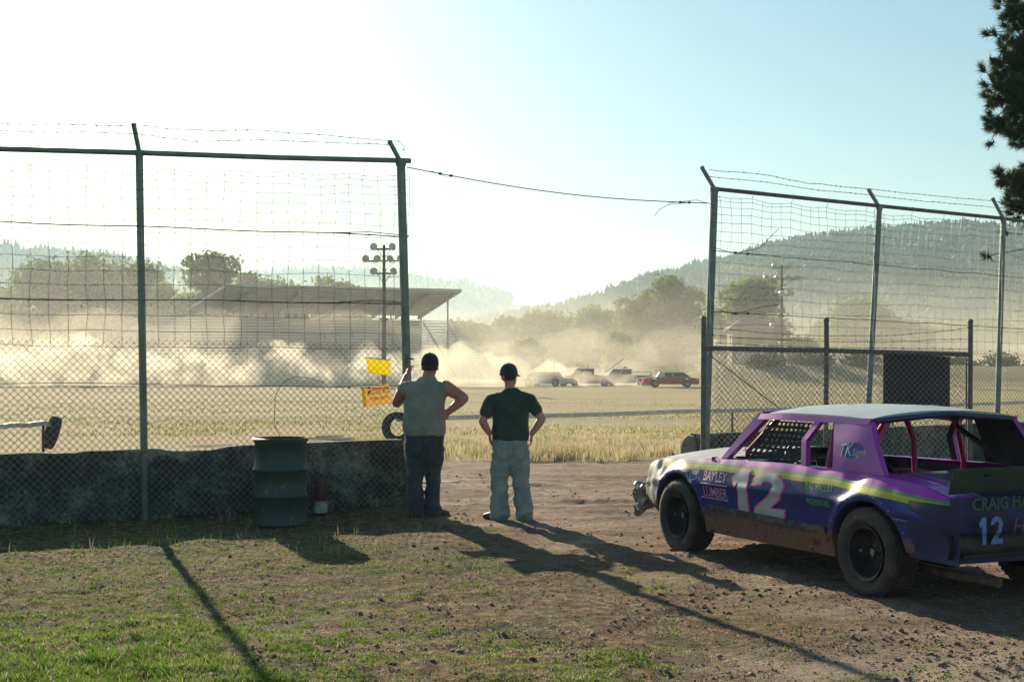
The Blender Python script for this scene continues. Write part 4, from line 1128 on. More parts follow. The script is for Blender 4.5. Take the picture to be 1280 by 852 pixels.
# ------------------------------------------------------------------ dust plumes thrown up on the track
def plume(name, pts, label, dens, col=(.97, .92, .78), vox=.35, amp=1.0):
    """a closed billowing body of dust, several lobes remeshed into one"""
    mb = MB()
    o_ = Vector(pts[0][:3])
    for (x, y, z, r, rz_) in pts: mb.ico((x - o_.x, y - o_.y, z - o_.z), (r, r * .9, rz_), 3)
    me = bpy.data.meshes.new('tmp'); me.from_pydata(mb.v, [], mb.f); t = bpy.data.objects.new('tmp', me); COL.objects.link(t)
    md = t.modifiers.new('r', 'REMESH'); md.mode = 'VOXEL'; md.voxel_size = vox
    dg = bpy.context.evaluated_depsgraph_get(); m2 = bpy.data.meshes.new_from_object(t.evaluated_get(dg)); bpy.data.objects.remove(t)
    m2.name = name
    for v in m2.vertices:
        p = v.co; n = (noise.noise_vector(p * .45 / amp) * .7 + noise.noise_vector(p * 1.3 / amp) * .28) * amp; v.co = p + n
    m = bpy.data.materials.new(name); m.use_nodes = True; n = m.node_tree; n.nodes.remove(n.nodes['Principled BSDF'])
    pv = n.nodes.new('ShaderNodeVolumePrincipled'); pv.inputs['Color'].default_value = (*col, 1); pv.inputs['Density'].default_value = dens; pv.inputs['Anisotropy'].default_value = .45
    n.links.new(pv.outputs[0], n.nodes['Material Output'].inputs['Volume'])
    m2.materials.clear(); m2.materials.append(m)
    o = bpy.data.objects.new(name, m2); o.location = o_; link(o); return tag(o, label, 'dust', None, 'stuff')
def dust_px(specs, d0, jit, seed):
    r = random.Random(seed); out = []
    for (px, py, rpx) in specs:
        d = d0 + r.uniform(-jit, jit); p = P(px, py, d); rr_ = rpx * d / F; out.append((p.x, p.y, max(p.z, .2), rr_, rr_ * .8))
    return out
DN = DUST
def strip(x0, x1, topf, d0, jit, seed, step=16, grow_=1.0):
    r = random.Random(seed); s = []
    x = x0
    while x < x1:
        t = topf(x); y = 492
        while y > t + 6:
            rp = r.uniform(9, 17) * (1 if y > 455 else .85); s.append((x + r.uniform(-7, 7), y - rp * .3 * grow_, rp * grow_)); y -= 11
        x += step
    return dust_px(s, d0, jit, seed)
def tf(knots): return lambda x: np.interp(x, [k[0] for k in knots], [k[1] for k in knots])
plume('dust_cloud', strip(-60, 300, tf([(-60, 432), (0, 436), (60, 428), (95, 420), (125, 416), (150, 442), (180, 436), (200, 450), (240, 440), (265, 434), (300, 466)]), 124, 5, 1), 'bright wall of dust on the track behind the left fence', DN)
plume('dust_cloud', strip(305, 420, tf([(305, 455), (335, 436), (355, 424), (378, 430), (392, 455), (420, 470)]), 122, 3, 2), 'rounded plume of dust rising before the middle of the grandstand', DN)
plume('dust_cloud', strip(415, 520, tf([(415, 472), (445, 448), (462, 440), (485, 446), (505, 462), (525, 455)]), 123, 3, 3), 'plume of dust behind the yellow sign', DN * .9)
plume('dust_cloud', strip(535, 800, tf([(535, 440), (560, 436), (578, 430), (600, 440), (625, 444), (660, 454), (700, 456), (730, 464), (780, 468), (800, 475)]), 118.3, .6, 4, 14), 'dust trailing low behind the vehicles on the track', DN * 1.3)
plume('dust_cloud', dust_px([(px, 440 + 10 * math.sin(px * .05), 30) for px in range(540, 900, 26)], 150, 4, 6), 'thin high veil of dust hanging before the green trees', DN * .12)
plume('dust_cloud', dust_px([(px, 425 + 10 * math.sin(px * .04), 38) for px in range(-60, 560, 30)], 138, 3, 7), 'thin high veil of dust hanging before the grandstand', DN * .10)
plume('dust_cloud', dust_px([(px, 462 + 6 * math.sin(px * .07), 20) for px in range(870, 1300, 22)], 160, 4, 8), 'thin veil of dust low over the far fields on the right', DN * .14)

# the dusty air that hangs over the whole track and infield, thinner as it rises
def veil(top, y0, y1, dens, label, seed):
    r = random.Random(seed); pts = []
    y = y0
    while y < y1:
        w_ = .50 * y + 20; x = -w_
        while x < w_:
            pts.append((x + r.uniform(-4, 4), y + r.uniform(-4, 4), 0, 20, top * r.uniform(.75, 1.1))); x += 15
        y += 15
    plume('dust_cloud', pts, label, dens, vox=2.0, amp=4.0)
veil(9, 111, 300, DN2, 'low dusty air lying over the far side of the track', 1)
veil(17, 130, 330, DN2 * .8, 'dusty air hanging before the trees', 2)
veil(28, 140, 380, DN2 * .2, 'thin dusty air rising as high as the treetops', 3)

# the thin ragged skirts round the plumes
plume('dust_cloud', strip(-60, 525, tf([(-60, 428), (0, 432), (60, 424), (125, 414), (150, 434), (240, 436), (300, 446), (355, 424), (400, 446), (462, 440), (525, 452)]), 123.5, 4, 11, 20, 1.45), 'soft outer edge of the wall of dust behind the left fence', DN * .26, vox=.5, amp=1.5)
plume('dust_cloud', strip(535, 860, tf([(535, 436), (578, 428), (625, 440), (700, 452), (780, 462), (860, 470)]), 133, 3, 12, 20, 1.5), 'soft dust behind the vehicles on the track', DN * .26, vox=.5, amp=1.5)
# ------------------------------------------------------------------ people
class Flesh:
    def __init__(s): s.mb = MB()
    def limb(s, pts, rs, n=14):
        s.mb.tube(pts, rs, n)
        for p, r in zip(pts, rs): s.mb.ico(p, r * .995, 2)
    def stack(s, secs, n=28):
        """secs: (cx, cy, z, rx, ry)"""
        vs = []; fs = []
        for (cx, cy_, z, rx, ry) in secs:
            for k in range(n):
                a = 2 * PI * k / n; ca, sa = math.cos(a), math.sin(a)
                e = .94
                vs.append((cx + rx * math.copysign(abs(ca) ** e, ca), cy_ + ry * math.copysign(abs(sa) ** e, sa), z))
        for i in range(len(secs) - 1):
            for k in range(n):
                k2 = (k + 1) % n; fs.append((i * n + k, i * n + k2, (i + 1) * n + k2, (i + 1) * n + k))
        fs.append(tuple(range(n - 1, -1, -1))); e_ = (len(secs) - 1) * n; fs.append(tuple(range(e_, e_ + n)))
        s.mb.add(vs, fs)
    def ball(s, c, r): s.mb.ico(c, r, 3)
    def make(s, name, mat, parent, vox=.012, it=4, wr=0.0, wscale=6.0, seed=0, cut=None, stretch=(1, 1, 1)):
        me = bpy.data.meshes.new('tmp'); me.from_pydata(s.mb.v, [], s.mb.f); t = bpy.data.objects.new('tmp', me); COL.objects.link(t)
        md = t.modifiers.new('r', 'REMESH'); md.mode = 'VOXEL'; md.voxel_size = vox
        sm = t.modifiers.new('s', 'SMOOTH'); sm.factor = .6; sm.iterations = it
        dg = bpy.context.evaluated_depsgraph_get(); m2 = bpy.data.meshes.new_from_object(t.evaluated_get(dg)); bpy.data.objects.remove(t)
        if cut or wr:
            bm = bmesh.new(); bm.from_mesh(m2)
            if wr:
                bm.normal_update()
                for v in bm.verts:
                    p = Vector((v.co.x * stretch[0], v.co.y * stretch[1], v.co.z * stretch[2])) * wscale
                    a = noise.noise(p + Vector((seed, 0, 0))); b = noise.noise(p * 2.3 + Vector((0, seed, 0)))
                    v.co += v.normal * wr * (1 - 2 * abs(a) ** .7 + .5 * b)
            if cut:
                bmesh.ops.delete(bm, geom=[f for f in bm.faces if cut(f.calc_center_median())], context='FACES')
            bm.to_mesh(m2); bm.free()
        m2.name = name; m2.materials.clear(); m2.materials.append(mat)
        m2.polygons.foreach_set('use_smooth', [True] * len(m2.polygons))
        o = bpy.data.objects.new(name, m2); link(o, parent); return o
def skin_mat(name, c, c2):
    m = simple(name, c, c2, 6, .5, 0, .15, .003); b = m.node_tree.nodes['Principled BSDF']
    b.inputs['Subsurface Weight'].default_value = .12; b.inputs['Subsurface Scale'].default_value = .02
    return m
def cloth(name, c, c2, fold=14, strn=.5):
    m, nt, b = new_mat(name); b.inputs['Roughness'].default_value = .9; b.inputs['Specular IOR Level'].default_value = .15
    b.inputs['Sheen Weight'].default_value = .15
    n = noise_node(nt, 5, 5, .6); r = ramp(nt, n.outputs['Fac'], [(.35, c), (.65, c2)]); nt.links.new(r.outputs[0], b.inputs['Base Color'])
    n2 = noise_node(nt, fold, 4, .5, dist=1.2); bump(nt, b, n2.outputs['Fac'], min(1, strn * 1.6), .03); return m
def hand(fl, wrist, dirv, palmn, s=1.0, curl=.6, thumb=1, spread=.12):
    """wrist point, pointing direction, palm normal (fingers curl towards it)"""
    d = Vector(dirv).normalized(); n = Vector(palmn); n = (n - d * n.dot(d)).normalized(); sd = d.cross(n)
    w_ = Vector(wrist)
    pc = w_ + d * .045 * s
    for k in (-1.5, -.5, .5, 1.5):
        a = w_ + sd * k * .013 * s; b = w_ + d * .088 * s + sd * k * .021 * s
        fl.limb([a, b], [.017 * s, .0125 * s], 8)
    for k, L_ in ((-1.5, .066), (-.5, .078), (.5, .073), (1.5, .056)):
        k2 = k * thumb
        p = w_ + d * .088 * s + sd * k2 * .021 * s; pts = [p]; ang = 0; sp = sd * (k2 * spread)
        for j, f in enumerate((.45, .32, .25)):
            ang += curl * (.55 if j == 0 else .8)
            v = (d * math.cos(ang) + n * math.sin(ang) + sp).normalized(); p = p + v * L_ * f * s; pts.append(p)
        fl.limb(pts, [.0105 * s, .0098 * s, .009 * s, .0078 * s], 8)
    t0 = w_ + d * .02 * s - sd * thumb * .022 * s; t1 = t0 + (d * .5 - sd * thumb * .8 + n * .25).normalized() * .042 * s; t2 = t1 + (d * .85 - sd * thumb * .35 + n * .35).normalized() * .032 * s
    fl.limb([t0, t1, t2], [.015 * s, .012 * s, .0095 * s], 8)
def head(fl, c, s, rot=0.0):
    n0 = len(fl.mb.v); head_(fl, c, s); q_ = Matrix.Rotation(rot, 3, 'Z'); c = Vector(c)
    fl.mb.v[n0:] = [tuple(c + q_ @ (Vector(p) - c)) for p in fl.mb.v[n0:]]
def head_(fl, c, s):
    """head centre c, facing +y"""
    c = Vector(c)
    fl.ball(c + Vector((0, -.012, .02)) * s, (.078 * s, .096 * s, .098 * s))
    fl.ball(c + Vector((0, .02, -.045)) * s, (.062 * s, .075 * s, .075 * s))
    fl.ball(c + Vector((0, .055, -.095)) * s, (.03 * s, .03 * s, .024 * s))
    fl.limb([c + Vector((0, .088, .01)) * s, c + Vector((0, .112, -.032)) * s], [.010 * s, .016 * s], 8)
    fl.ball(c + Vector((0, .088, -.066)) * s, (.026 * s, .012 * s, .010 * s))
    for sg in (-1, 1):
        fl.ball(c + Vector((sg * .032, .082, .022)) * s, (.022 * s, .012 * s, .008 * s))
        fl.ball(c + Vector((sg * .080, -.008, -.018)) * s, (.013 * s, .022 * s, .034 * s))
        fl.ball(c + Vector((sg * .086, -.018, -.014)) * s, (.008 * s, .016 * s, .028 * s))
def eyes(c, s, parent, rot=0.0):
    q_ = Matrix.Rotation(rot, 3, 'Z')
    for sg in (-1, 1):
        MB().ico(Vector(c) + q_ @ Vector((sg * .031, .082, .006)) * s, .0115 * s, 2).build('eye', M['eye'], parent, 60)
M['eye'] = simple('eye', (.55, .52, .48), (.08, .05, .03), 60, .2)
M['shoe'] = simple('scuffed dark leather', (.035, .03, .028), (.08, .065, .05), 8, .6, 0, .2, .004)
M['sole'] = simple('shoe sole', (.05, .045, .04), None, 8, .8)
def shoe(fl, heel, ang, s=1.0):
    h = Vector(heel); d = Vector((math.sin(ang), math.cos(ang), 0))
    fl.limb([h + Vector((0, 0, .045)), h + d * .12 + Vector((0, 0, .05)), h + d * .21 * s + Vector((0, 0, .034))], [.043, .044, .034], 12)
    fl.limb([h + Vector((0, 0, .03)), h + d * .22 * s + Vector((0, 0, .025))], [.038, .04], 10)
    fl.limb([h + Vector((0, 0, .05)), h + Vector((0, -.005, .12))], [.044, .045], 10)
def cap(c, s, mat, parent, tilt=0.0, tip=1, rot=0.0):
    mb = MB(); c = Vector(c); N = 32
    prof = []
    for j in range(9):
        a = j / 8 * PI / 2; prof.append((math.cos(a), math.sin(a)))
    def f(i, j):
        a = 2 * PI * i; k = j * 8; r0, h0 = math.cos(j * PI / 2) ** .75 if j < 1 else 0, math.sin(j * PI / 2) ** 1.1
        rx, ry = .090 * s, .106 * s
        seam = 1 - .012 * abs(math.cos(a * 3)) ** 8
        return c + Vector((rx * r0 * math.cos(a) * seam, (ry * r0 * math.sin(a) - .012 * s) * 1, .028 * s + .098 * s * h0 - (.012 * s * (1 - h0) if math.sin(a) < 0 else 0)))
    mb.grid(f, 36, 10)
    def f2(i, j): return c + Vector((.091 * s * math.cos(2 * PI * i), .107 * s * math.sin(2 * PI * i) - .012 * s, .028 * s - .022 * s * j - (.012 * s if math.sin(2 * PI * i) < 0 else 0)))
    mb.grid(f2, 36, 2)
    mb.ico(c + Vector((0, -.012, .127)) * s, .009 * s, 1)
    o = mb.build('cap', mat, parent, 60)
    # brim
    mb = MB()
    def br(i, j, t=0):
        a = R(28) + (PI - R(56)) * i; e = j * .075 * s * math.sin(PI * i) ** .6
        x = math.cos(a) * .090 * s; y = math.sin(a) * .106 * s - .012 * s
        return c + Vector((x, y + e, .012 * s - .02 * s * j - .35 * x * x / s - t))
    mb.grid(lambda i, j: br(i, j), 14, 5); mb.grid(lambda i, j: br(i, j, .005), 14, 5, flip=True)
    mb.grid(lambda i, j: br(i, 1, .005 * j), 14, 1)
    b_ = mb.build('brim', mat, o, 60)
    T = Matrix.Translation(c) @ Matrix.Rotation(rot, 4, 'Z') @ Matrix.Translation(-c)
    o.data.transform(T); b_.data.transform(T)
    return o
SK1 = skin_mat('sunburnt skin', (.50, .24, .17), (.40, .18, .12)); SK2 = skin_mat('fair skin', (.58, .30, .22), (.48, .22, .15))
hairm = simple('short brown hair', (.06, .035, .02), (.03, .02, .012), 80, .7, 0, .6, .004)

def pants(fl, hipc, hz, legs, rw, rd, bag=1.0):
    """legs: list of (knee point, ankle point)"""
    cx, cy_ = hipc
    fl.stack([(cx, cy_, hz + .11, rw * .94, rd * .92), (cx, cy_, hz + .03, rw, rd), (cx, cy_ - .01, hz - .06, rw * 1.03, rd * 1.06), (cx, cy_, hz - .14, rw * .98, rd), (cx, cy_, hz - .20, rw * .86, rd * .92), (cx, cy_, hz - .26, rw * .6, rd * .75)])
    for sg, (kn, an) in zip((-1, 1), legs):
        hp = Vector((cx + sg * rw * .48, cy_, hz - .10)); kn = Vector(kn); an = Vector(an)
        fl.limb([hp, hp.lerp(kn, .5), kn, kn.lerp(an, .5), an + Vector((0, 0, .06)), an], [rw * .56, rw * .52 * bag, .085 * bag, .086 * bag, .094 * bag, .098 * bag], 18)

# --- man in dark shirt, hands on hips
fy = 1600 * CH / (649 - CY)
m2r = empty('person', ((638 - CX) * fy / F, fy, gh(0, fy)), R(2), 'man in dark green t-shirt, pale jeans and cap, hands on hips, right of the pair', 'person')
b = Flesh(); sc_ = 1.0
hc = Vector((-.012, .03, 1.665))
head(b, hc, 1.08, R(-38))
b.limb([(0, 0, 1.42), (-.005, .01, 1.50), (-.01, .02, 1.60)], [.075, .062, .058])
b.stack([(0, 0, .86, .165, .11), (0, 0, 1.0, .16, .11), (0, 0, 1.2, .17, .115), (0, 0, 1.36, .185, .12), (0, 0, 1.45, .14, .09), (0, 0, 1.5, .07, .06)])
sl_, sr_ = Vector((-.215, -.01, 1.40)), Vector((.215, -.01, 1.40)); el, er = Vector((-.325, -.07, 1.145)), Vector((.365, -.06, 1.17)); hl, hr_ = Vector((-.245, -.05, 1.0)), Vector((.25, -.05, 1.0))
for s_, e_, h_, sg in ((sl_, el, hl, -1), (sr_, er, hr_, 1)):
    b.limb([s_, s_.lerp(e_, .5), e_], [.062, .054, .046]); b.limb([e_, e_.lerp(h_, .35), h_], [.046, .048, .031])
    hand(b, h_, (-sg * .12, .32, -.88), (-sg, 0, -.1), 1.0, .30, thumb=sg)
for sg, kn, an in ((-1, (-.14, .01, .5), (-.115, -.01, .09)), (1, (.115, .01, .5), (.155, .0, .09))):
    b.limb([(sg * .09, 0, .86), kn, an], [.085, .058, .042])
body = b.make('body', SK2, m2r, .0075, 3)
eyes(hc, 1.08, m2r, R(-38))
t = Flesh()
t.stack([(0, -.005, .93, .212, .140), (0, -.005, 1.0, .212, .142), (-.0, 0, 1.12, .205, .14), (0, 0, 1.25, .215, .142), (0, 0, 1.34, .226, .14), (0, 0, 1.405, .215, .12), (0, 0, 1.45, .165, .10), (0, .003, 1.49, .11, .082), (0, .005, 1.53, .074, .070)])
for s_, e_ in ((sl_, el), (sr_, er)):
    m_ = s_.lerp(e_, .60); t.limb([Vector((s_.x * .6, s_.y, s_.z + .02)), s_ + Vector((0, 0, -.005)), m_], [.066, .068, .078])
t.make('t_shirt', cloth('dark green cotton', (.035, .055, .045), (.055, .08, .065), 10), m2r, .010, 4, .014, 3.6, 3, stretch=(1, 1, .6))
t = Flesh(); pants(t, (0, 0), .90, [((-.13, .0, .46), (-.125, -.01, .07)), ((.115, .0, .46), (.16, .0, .07))], .195, .135, 1.16)
jm = cloth('pale blue denim', (.22, .28, .27), (.33, .38, .34), 9, .8)
jo = t.make('jeans', jm, m2r, .011, 3, .017, 5.0, 5, stretch=(1, 1, 1.5))
for sg in (-1, 1):
    mb = MB()
    def pk(i, j, sg=sg): return Vector((sg * .10 + (i - .5) * .125 * (1 - .12 * j), -.155 - .012 * math.sin(PI * i) + .0 * j, .865 - .14 * j - (.02 * (1 - abs(2 * i - 1)) if j > .9 else 0)))
    mb.grid(pk, 8, 6); mb.build('back_pocket', jm, jo, 60)
for hx, hy, an in ((-.135, -.035, R(-42)), (.165, -.03, R(18))):
    t = Flesh(); shoe(t, (hx, hy, 0), an); t.make('shoe', M["shoe"], m2r, .009, 2)
cap(hc + Vector((0, 0, .012)), 1.10, cloth('dark green cap', (.03, .045, .04), (.045, .06, .05), 20, .2), m2r, rot=R(-38))
h = Flesh(); h.ball(hc + Vector((0, -.018, -.0)), (.088, .100, .075)); h.make('hair', hairm, m2r, .008, 2, .002, 40, cut=lambda c: c.y > hc.y + .01 or c.z < hc.z - .05)
MB().lathe([(.034, -.006), (.036, .006)], 14, hl + Vector((0, 0, .02))).build('wristband', paint('red band', (.6, .03, .05)), m2r, 60)

# --- big man in grey sleeveless shirt, hand on the gatepost
fy = 15.25
m1 = empty('person', ((532 - CX) * fy / F, fy, gh(-1, fy) + .0), R(4), 'big man in grey sleeveless shirt and dark jeans holding the fence post', 'person')
b = Flesh(); hc = Vector((.055, .05, 1.80))
head(b, hc, 1.13, R(-14))
b.limb([(.0, 0, 1.52), (.02, .015, 1.62), (.045, .04, 1.72)], [.095, .08, .072])
b.stack([(0, 0, .90, .19, .14), (0, 0, 1.05, .20, .15), (0, 0, 1.28, .20, .15), (0, 0, 1.46, .21, .14), (0, 0, 1.57, .16, .10), (.01, 0, 1.63, .08, .07)])
s_ = Vector((-.235, .0, 1.54)); e_ = Vector((-.345, .16, 1.36)); h_ = Vector((-.235, .56, 1.68))
b.limb([s_, s_.lerp(e_, .5), e_], [.082, .074, .060]); b.limb([e_, e_.lerp(h_, .35), h_], [.060, .058, .038])
hand(b, h_, (.15, .5, .75), (.7, .3, -.2), 1.12, .75, thumb=1)
s_ = Vector((.235, -.01, 1.55)); e_ = Vector((.455, -.12, 1.42)); h_ = Vector((.275, -.16, 1.26))
b.limb([s_, s_.lerp(e_, .5), e_], [.085, .075, .058]); b.limb([e_, e_.lerp(h_, .35), h_], [.058, .06, .038])
hR = h_.copy()
hand(b, h_, (-.88, -.12, -.30), (.1, .9, -.1), 1.1, .35, thumb=-1)
for sg, kx, ky, ax, ay in ((-1, -.115, .02, -.12, 0), (1, .09, .04, .08, .03)): b.limb([(sg * .09, 0, .92), (kx, ky, .5), (ax, ay, .09)], [.085, .056, .045])
b.make('body', SK1, m1, .0078, 3); eyes(hc, 1.13, m1, R(-14))
t = Flesh()
t.stack([(-.01, -.01, .985, .238, .175), (-.01, -.015, 1.06, .25, .19), (-.012, -.01, 1.20, .252, .195), (-.008, 0, 1.34, .245, .18), (0, 0, 1.46, .246, .16), (0, 0, 1.535, .222, .13), (.004, .002, 1.585, .17, .108), (.012, .005, 1.625, .115, .09), (.02, .012, 1.665, .088, .082)])
t.limb([(-.17, .0, 1.535), (-.235, .01, 1.515)], [.078, .088]); t.limb([(.17, .0, 1.535), (.235, -.01, 1.52)], [.078, .088])
t.make('sleeveless_shirt', cloth('faded grey cotton', (.21, .23, .18), (.31, .33, .26), 8), m1, .011, 4, .019, 3.2, 8, stretch=(1, 1, .6))
t = Flesh(); pants(t, (-.01, 0), .95, [((-.115, .02, .5), (-.12, .0, .07)), ((.09, .04, .5), (.08, .03, .07))], .215, .16, 1.0)
jo = t.make('jeans', cloth('dark blue denim', (.04, .052, .062), (.07, .085, .095), 8, .8), m1, .012, 3, .020, 4.5, 9, stretch=(1, 1, 1.4))
for hx, hy, an, ss in ((-.12, -.03, R(-8), 1.1), (.09, .0, R(40), 1.15)):
    t = Flesh(); shoe(t, (hx, hy, 0), an, ss); t.make('boot', M['shoe'], m1, .009, 2)
cap(hc + Vector((0, 0, .012)), 1.16, cloth('black cap', (.02, .022, .025), (.035, .038, .04), 20, .2), m1, rot=R(-14))
h = Flesh(); h.ball(hc + Vector((0, -.02, -.005)), (.093, .105, .082)); h.make('hair', hairm, m1, .008, 2, .002, 40, cut=lambda c: c.y > hc.y + .01 or c.z < hc.z - .055)
mb = MB()
for sg in (-1, 1):
    mb = MB(); mb.grid(lambda i, j: Vector((-.01 + sg * .115 + (i - .5) * .14 * (1 - .12 * j), -.178 - .014 * math.sin(PI * i), .93 - .15 * j - (.02 * (1 - abs(2 * i - 1)) if j > .9 else 0))), 8, 6); mb.build('back_pocket', jo.data.materials[0], jo, 60)
MB().lathe([(.040, -.007), (.042, .007)], 16, hR + Vector((.015, 0, .02))).build('wristband', paint('red bracelet', (.6, .03, .08)), m1, 60)
# ------------------------------------------------------------------ the race car
HA = math.atan2(.4065, .9137)
car = empty('race_car', (1.56 + .93 * .9137, 12.25 + .93 * .4065, 0), HA, 'purple and navy number 12 stock car parked on the right, open windows and muddy sides', 'race car')
# local frame: x to the car's right, y forward, origin under the front axle
ZT = lambda y: float(np.interp(y, [-3.58, -3.3, -2.85, -2.3, -.7, -.1, .35, .62, .82, .93], [.80, .885, .925, .945, .925, .885, .862, .83, .78, .70]))
def HW(y): return float(np.interp(y, [-3.72, -3.4, -2.74, -2.0, -1.0, 0, .5, .8, .95], [.855, .885, .91, .905, .905, .905, .88, .80, .70]))
RA, WZ = .425, .34
def ZB(y):
    zb = float(np.interp(y, [-3.7, -3.1, -2.35, -.45, .4, .95], [.42, .38, .25, .235, .34, .42]))
    for yc in (0, -2.74):
        d_ = abs(y - yc)
        if d_ < RA: zb = max(zb, WZ + math.sqrt(RA * RA - d_ * d_) * (.96 if yc == 0 else .93))
    return zb
def side_x(y, z):
    zt = ZT(y); t = max(0, min(1, (z - .24) / (zt - .24)))
    x = HW(y)
    x -= .055 * (1 - t) ** 2.2                                   # tuck towards the sill
    x -= .075 * max(0, (t - .62) / .38) ** 1.8                   # tumblehome to the shoulder
    x += .012 * math.exp(-((t - .66) / .05) ** 2)                # body crease
    for yc in (0, -2.74):                                        # wheel arch flare
        r = math.hypot(y - yc, z - WZ)
        x += .022 * math.exp(-((r - RA - .01) / .05) ** 2) * (z > .4)
    # dents
    x += .010 * noise.noise(Vector((y * 2.1, z * 3, 4))) + .005 * noise.noise(Vector((y * 6, z * 7, 1)))
    x -= .03 * math.exp(-((y + 2.55) / .12) ** 2 - ((z - .90) / .05) ** 2) + .02 * math.exp(-((y + 1.95) / .18) ** 2 - ((z - .62) / .12) ** 2)
    x -= .045 * math.exp(-((y - .72) / .12) ** 2 - ((z - .62) / .1) ** 2) + .03 * math.exp(-((y - .45) / .06) ** 2 - ((z - .78) / .06) ** 2)
    return x
# livery (object-space bands along the car)
def livery(name='race car paint', top=(.38, .035, .42)):
    m, nt, b = new_mat(name); b.inputs['Roughness'].default_value = .38; b.inputs['Specular IOR Level'].default_value = .3; b.inputs['Coat Weight'].default_value = .08; b.inputs['Coat Roughness'].default_value = .12
    tc = nt.nodes.new('ShaderNodeTexCoord'); sp = nt.nodes.new('ShaderNodeSeparateXYZ'); nt.links.new(tc.outputs['Object'], sp.inputs[0])
    Y_, Z_ = sp.outputs[1], sp.outputs[2]
    # reference line = shoulder height, falling towards nose and tail
    cr = nt.nodes.new('ShaderNodeFloatCurve'); cm = cr.mapping; cu = cm.curves[0]
    ks = [(-3.58, .775), (-3.3, .80), (-2.85, .835), (-2.3, .872), (-.7, .872), (-.1, .852), (.45, .84), (.95, .80)]
    while len(cu.points) < len(ks): cu.points.new(.5, .5)
    for p, (y, z) in zip(cu.points, ks): p.location = ((y + 3.7) / 4.7, z); p.handle_type = 'VECTOR'
    cm.update()
    nt.links.new(mathn(nt, 'DIVIDE', mathn(nt, 'ADD', Y_, 3.7), 4.7), cr.inputs['Value'])
    d_ = mathn(nt, 'SUBTRACT', Z_, cr.outputs[0])                 # height above the stripe's top
    bands = ramp(nt, mathn(nt, 'ADD', mathn(nt, 'MULTIPLY', d_, 2), .5), [(0, (.014, .022, .17)), (.39, (.52, .48, .05)), (.482, (.05, .32, .04)), (.522, top)], 'CONSTANT')
    # navy drifts to purple towards the back, as on the door and quarter
    n1 = noise_node(nt, 1.3, 3); 
    col = bands.outputs[0]
    # whitish nose: sun glare on the front fender, painted into the colour
    nose_glare = mathn(nt, 'DIVIDE', mathn(nt, 'SUBTRACT', mathn(nt, 'ADD', Y_, mathn(nt, 'MULTIPLY', Z_, .35)), .60), .02, clamp=True)
    col = mixc(nt, nose_glare, col, (.42, .42, .38))
    # dust and scratches
    n2 = noise_node(nt, 3.2, 8, .7); n3 = noise_node(nt, 30, 6, .75)
    low = mathn(nt, 'DIVIDE', mathn(nt, 'SUBTRACT', mathn(nt, 'ADD', .50, mathn(nt, 'MULTIPLY', mathn(nt, 'SUBTRACT', n2.outputs['Fac'], .5), .22)), Z_), .10, clamp=True)
    mud = ramp(nt, n3.outputs['Fac'], [(.3, (.16, .075, .045)), (.7, (.24, .13, .08))]).outputs[0]
    col = mixc(nt, mathn(nt, 'MULTIPLY', low, .93), col, mud)
    film = mathn(nt, 'MULTIPLY', ramp(nt, n2.outputs['Fac'], [(.40, (0, 0, 0)), (.72, (1, 1, 1))]).outputs[0], .10)
    col = mixc(nt, film, col, (.30, .25, .20))
    sc = ramp(nt, n3.outputs['Fac'], [(.66, (0, 0, 0)), (.70, (1, 1, 1))]).outputs[0]
    col = mixc(nt, mathn(nt, 'MULTIPLY', sc, .35), col, (.35, .33, .33))
    n4 = noise_node(nt, 6, 5, .6, dist=.8)
    sp_ = mathn(nt, 'MULTIPLY', low, ramp(nt, n4.outputs['Fac'], [(.60, (0, 0, 0)), (.64, (1, 1, 1))]).outputs[0])
    col = mixc(nt, mathn(nt, 'MULTIPLY', sp_, .8), col, (.03, .02, .025))
    # long scrapes along the doors
    n5 = noise_node(nt, 1.0, 6, .7); m5 = nt.nodes.new('ShaderNodeMapping'); m5.inputs['Scale'].default_value = (1, 2.2, 34); m5.inputs['Rotation'].default_value = (.12, 0, 0)
    nt.links.new(tc.outputs['Object'], m5.inputs[0]); nt.links.new(m5.outputs[0], n5.inputs['Vector'])
    scr = mathn(nt, 'MULTIPLY', ramp(nt, n5.outputs['Fac'], [(.64, (0, 0, 0)), (.67, (1, 1, 1))]).outputs[0], .45)
    col = mixc(nt, scr, col, (.38, .34, .36))
    nt.links.new(col, b.inputs['Base Color'])
    rg = mathn(nt, 'ADD', .33, mathn(nt, 'MULTIPLY', mathn(nt, 'ADD', low, film), .5)); nt.links.new(rg, b.inputs['Roughness'])
    bump(nt, b, n2.outputs['Fac'], .12, .012)
    return m
LIV = livery()
P_pink = simple('magenta purple paint', (.40, .04, .43), (.30, .03, .35), 3, .35, 0, .08, .004, coat=.3)
P_bar = simple('magenta cage paint', (.40, .02, .14), (.30, .02, .12), 4, .4)
P_roof = simple('chalky pale roof paint', (.50, .54, .54), (.38, .42, .43), 2.2, .42, 0, .1, .006, coat=.1)
P_navy = simple('navy paint', (.012, .018, .07), (.02, .022, .06), 3, .35, 0, .12, .006, coat=.3)
P_hood = simple('dusty pinkish white hood paint', (.50, .47, .45), (.40, .34, .38), 2.5, .4, 0, .12, .008)
M['tape'] = simple('brown tape', (.45, .36, .30), (.3, .22, .18), 9, .7)
M['cabin'] = simple('dark cabin metal', (.018, .016, .022), (.04, .035, .035), 5, .7)  # near black metal for cabin, wheel wells and inner panel faces

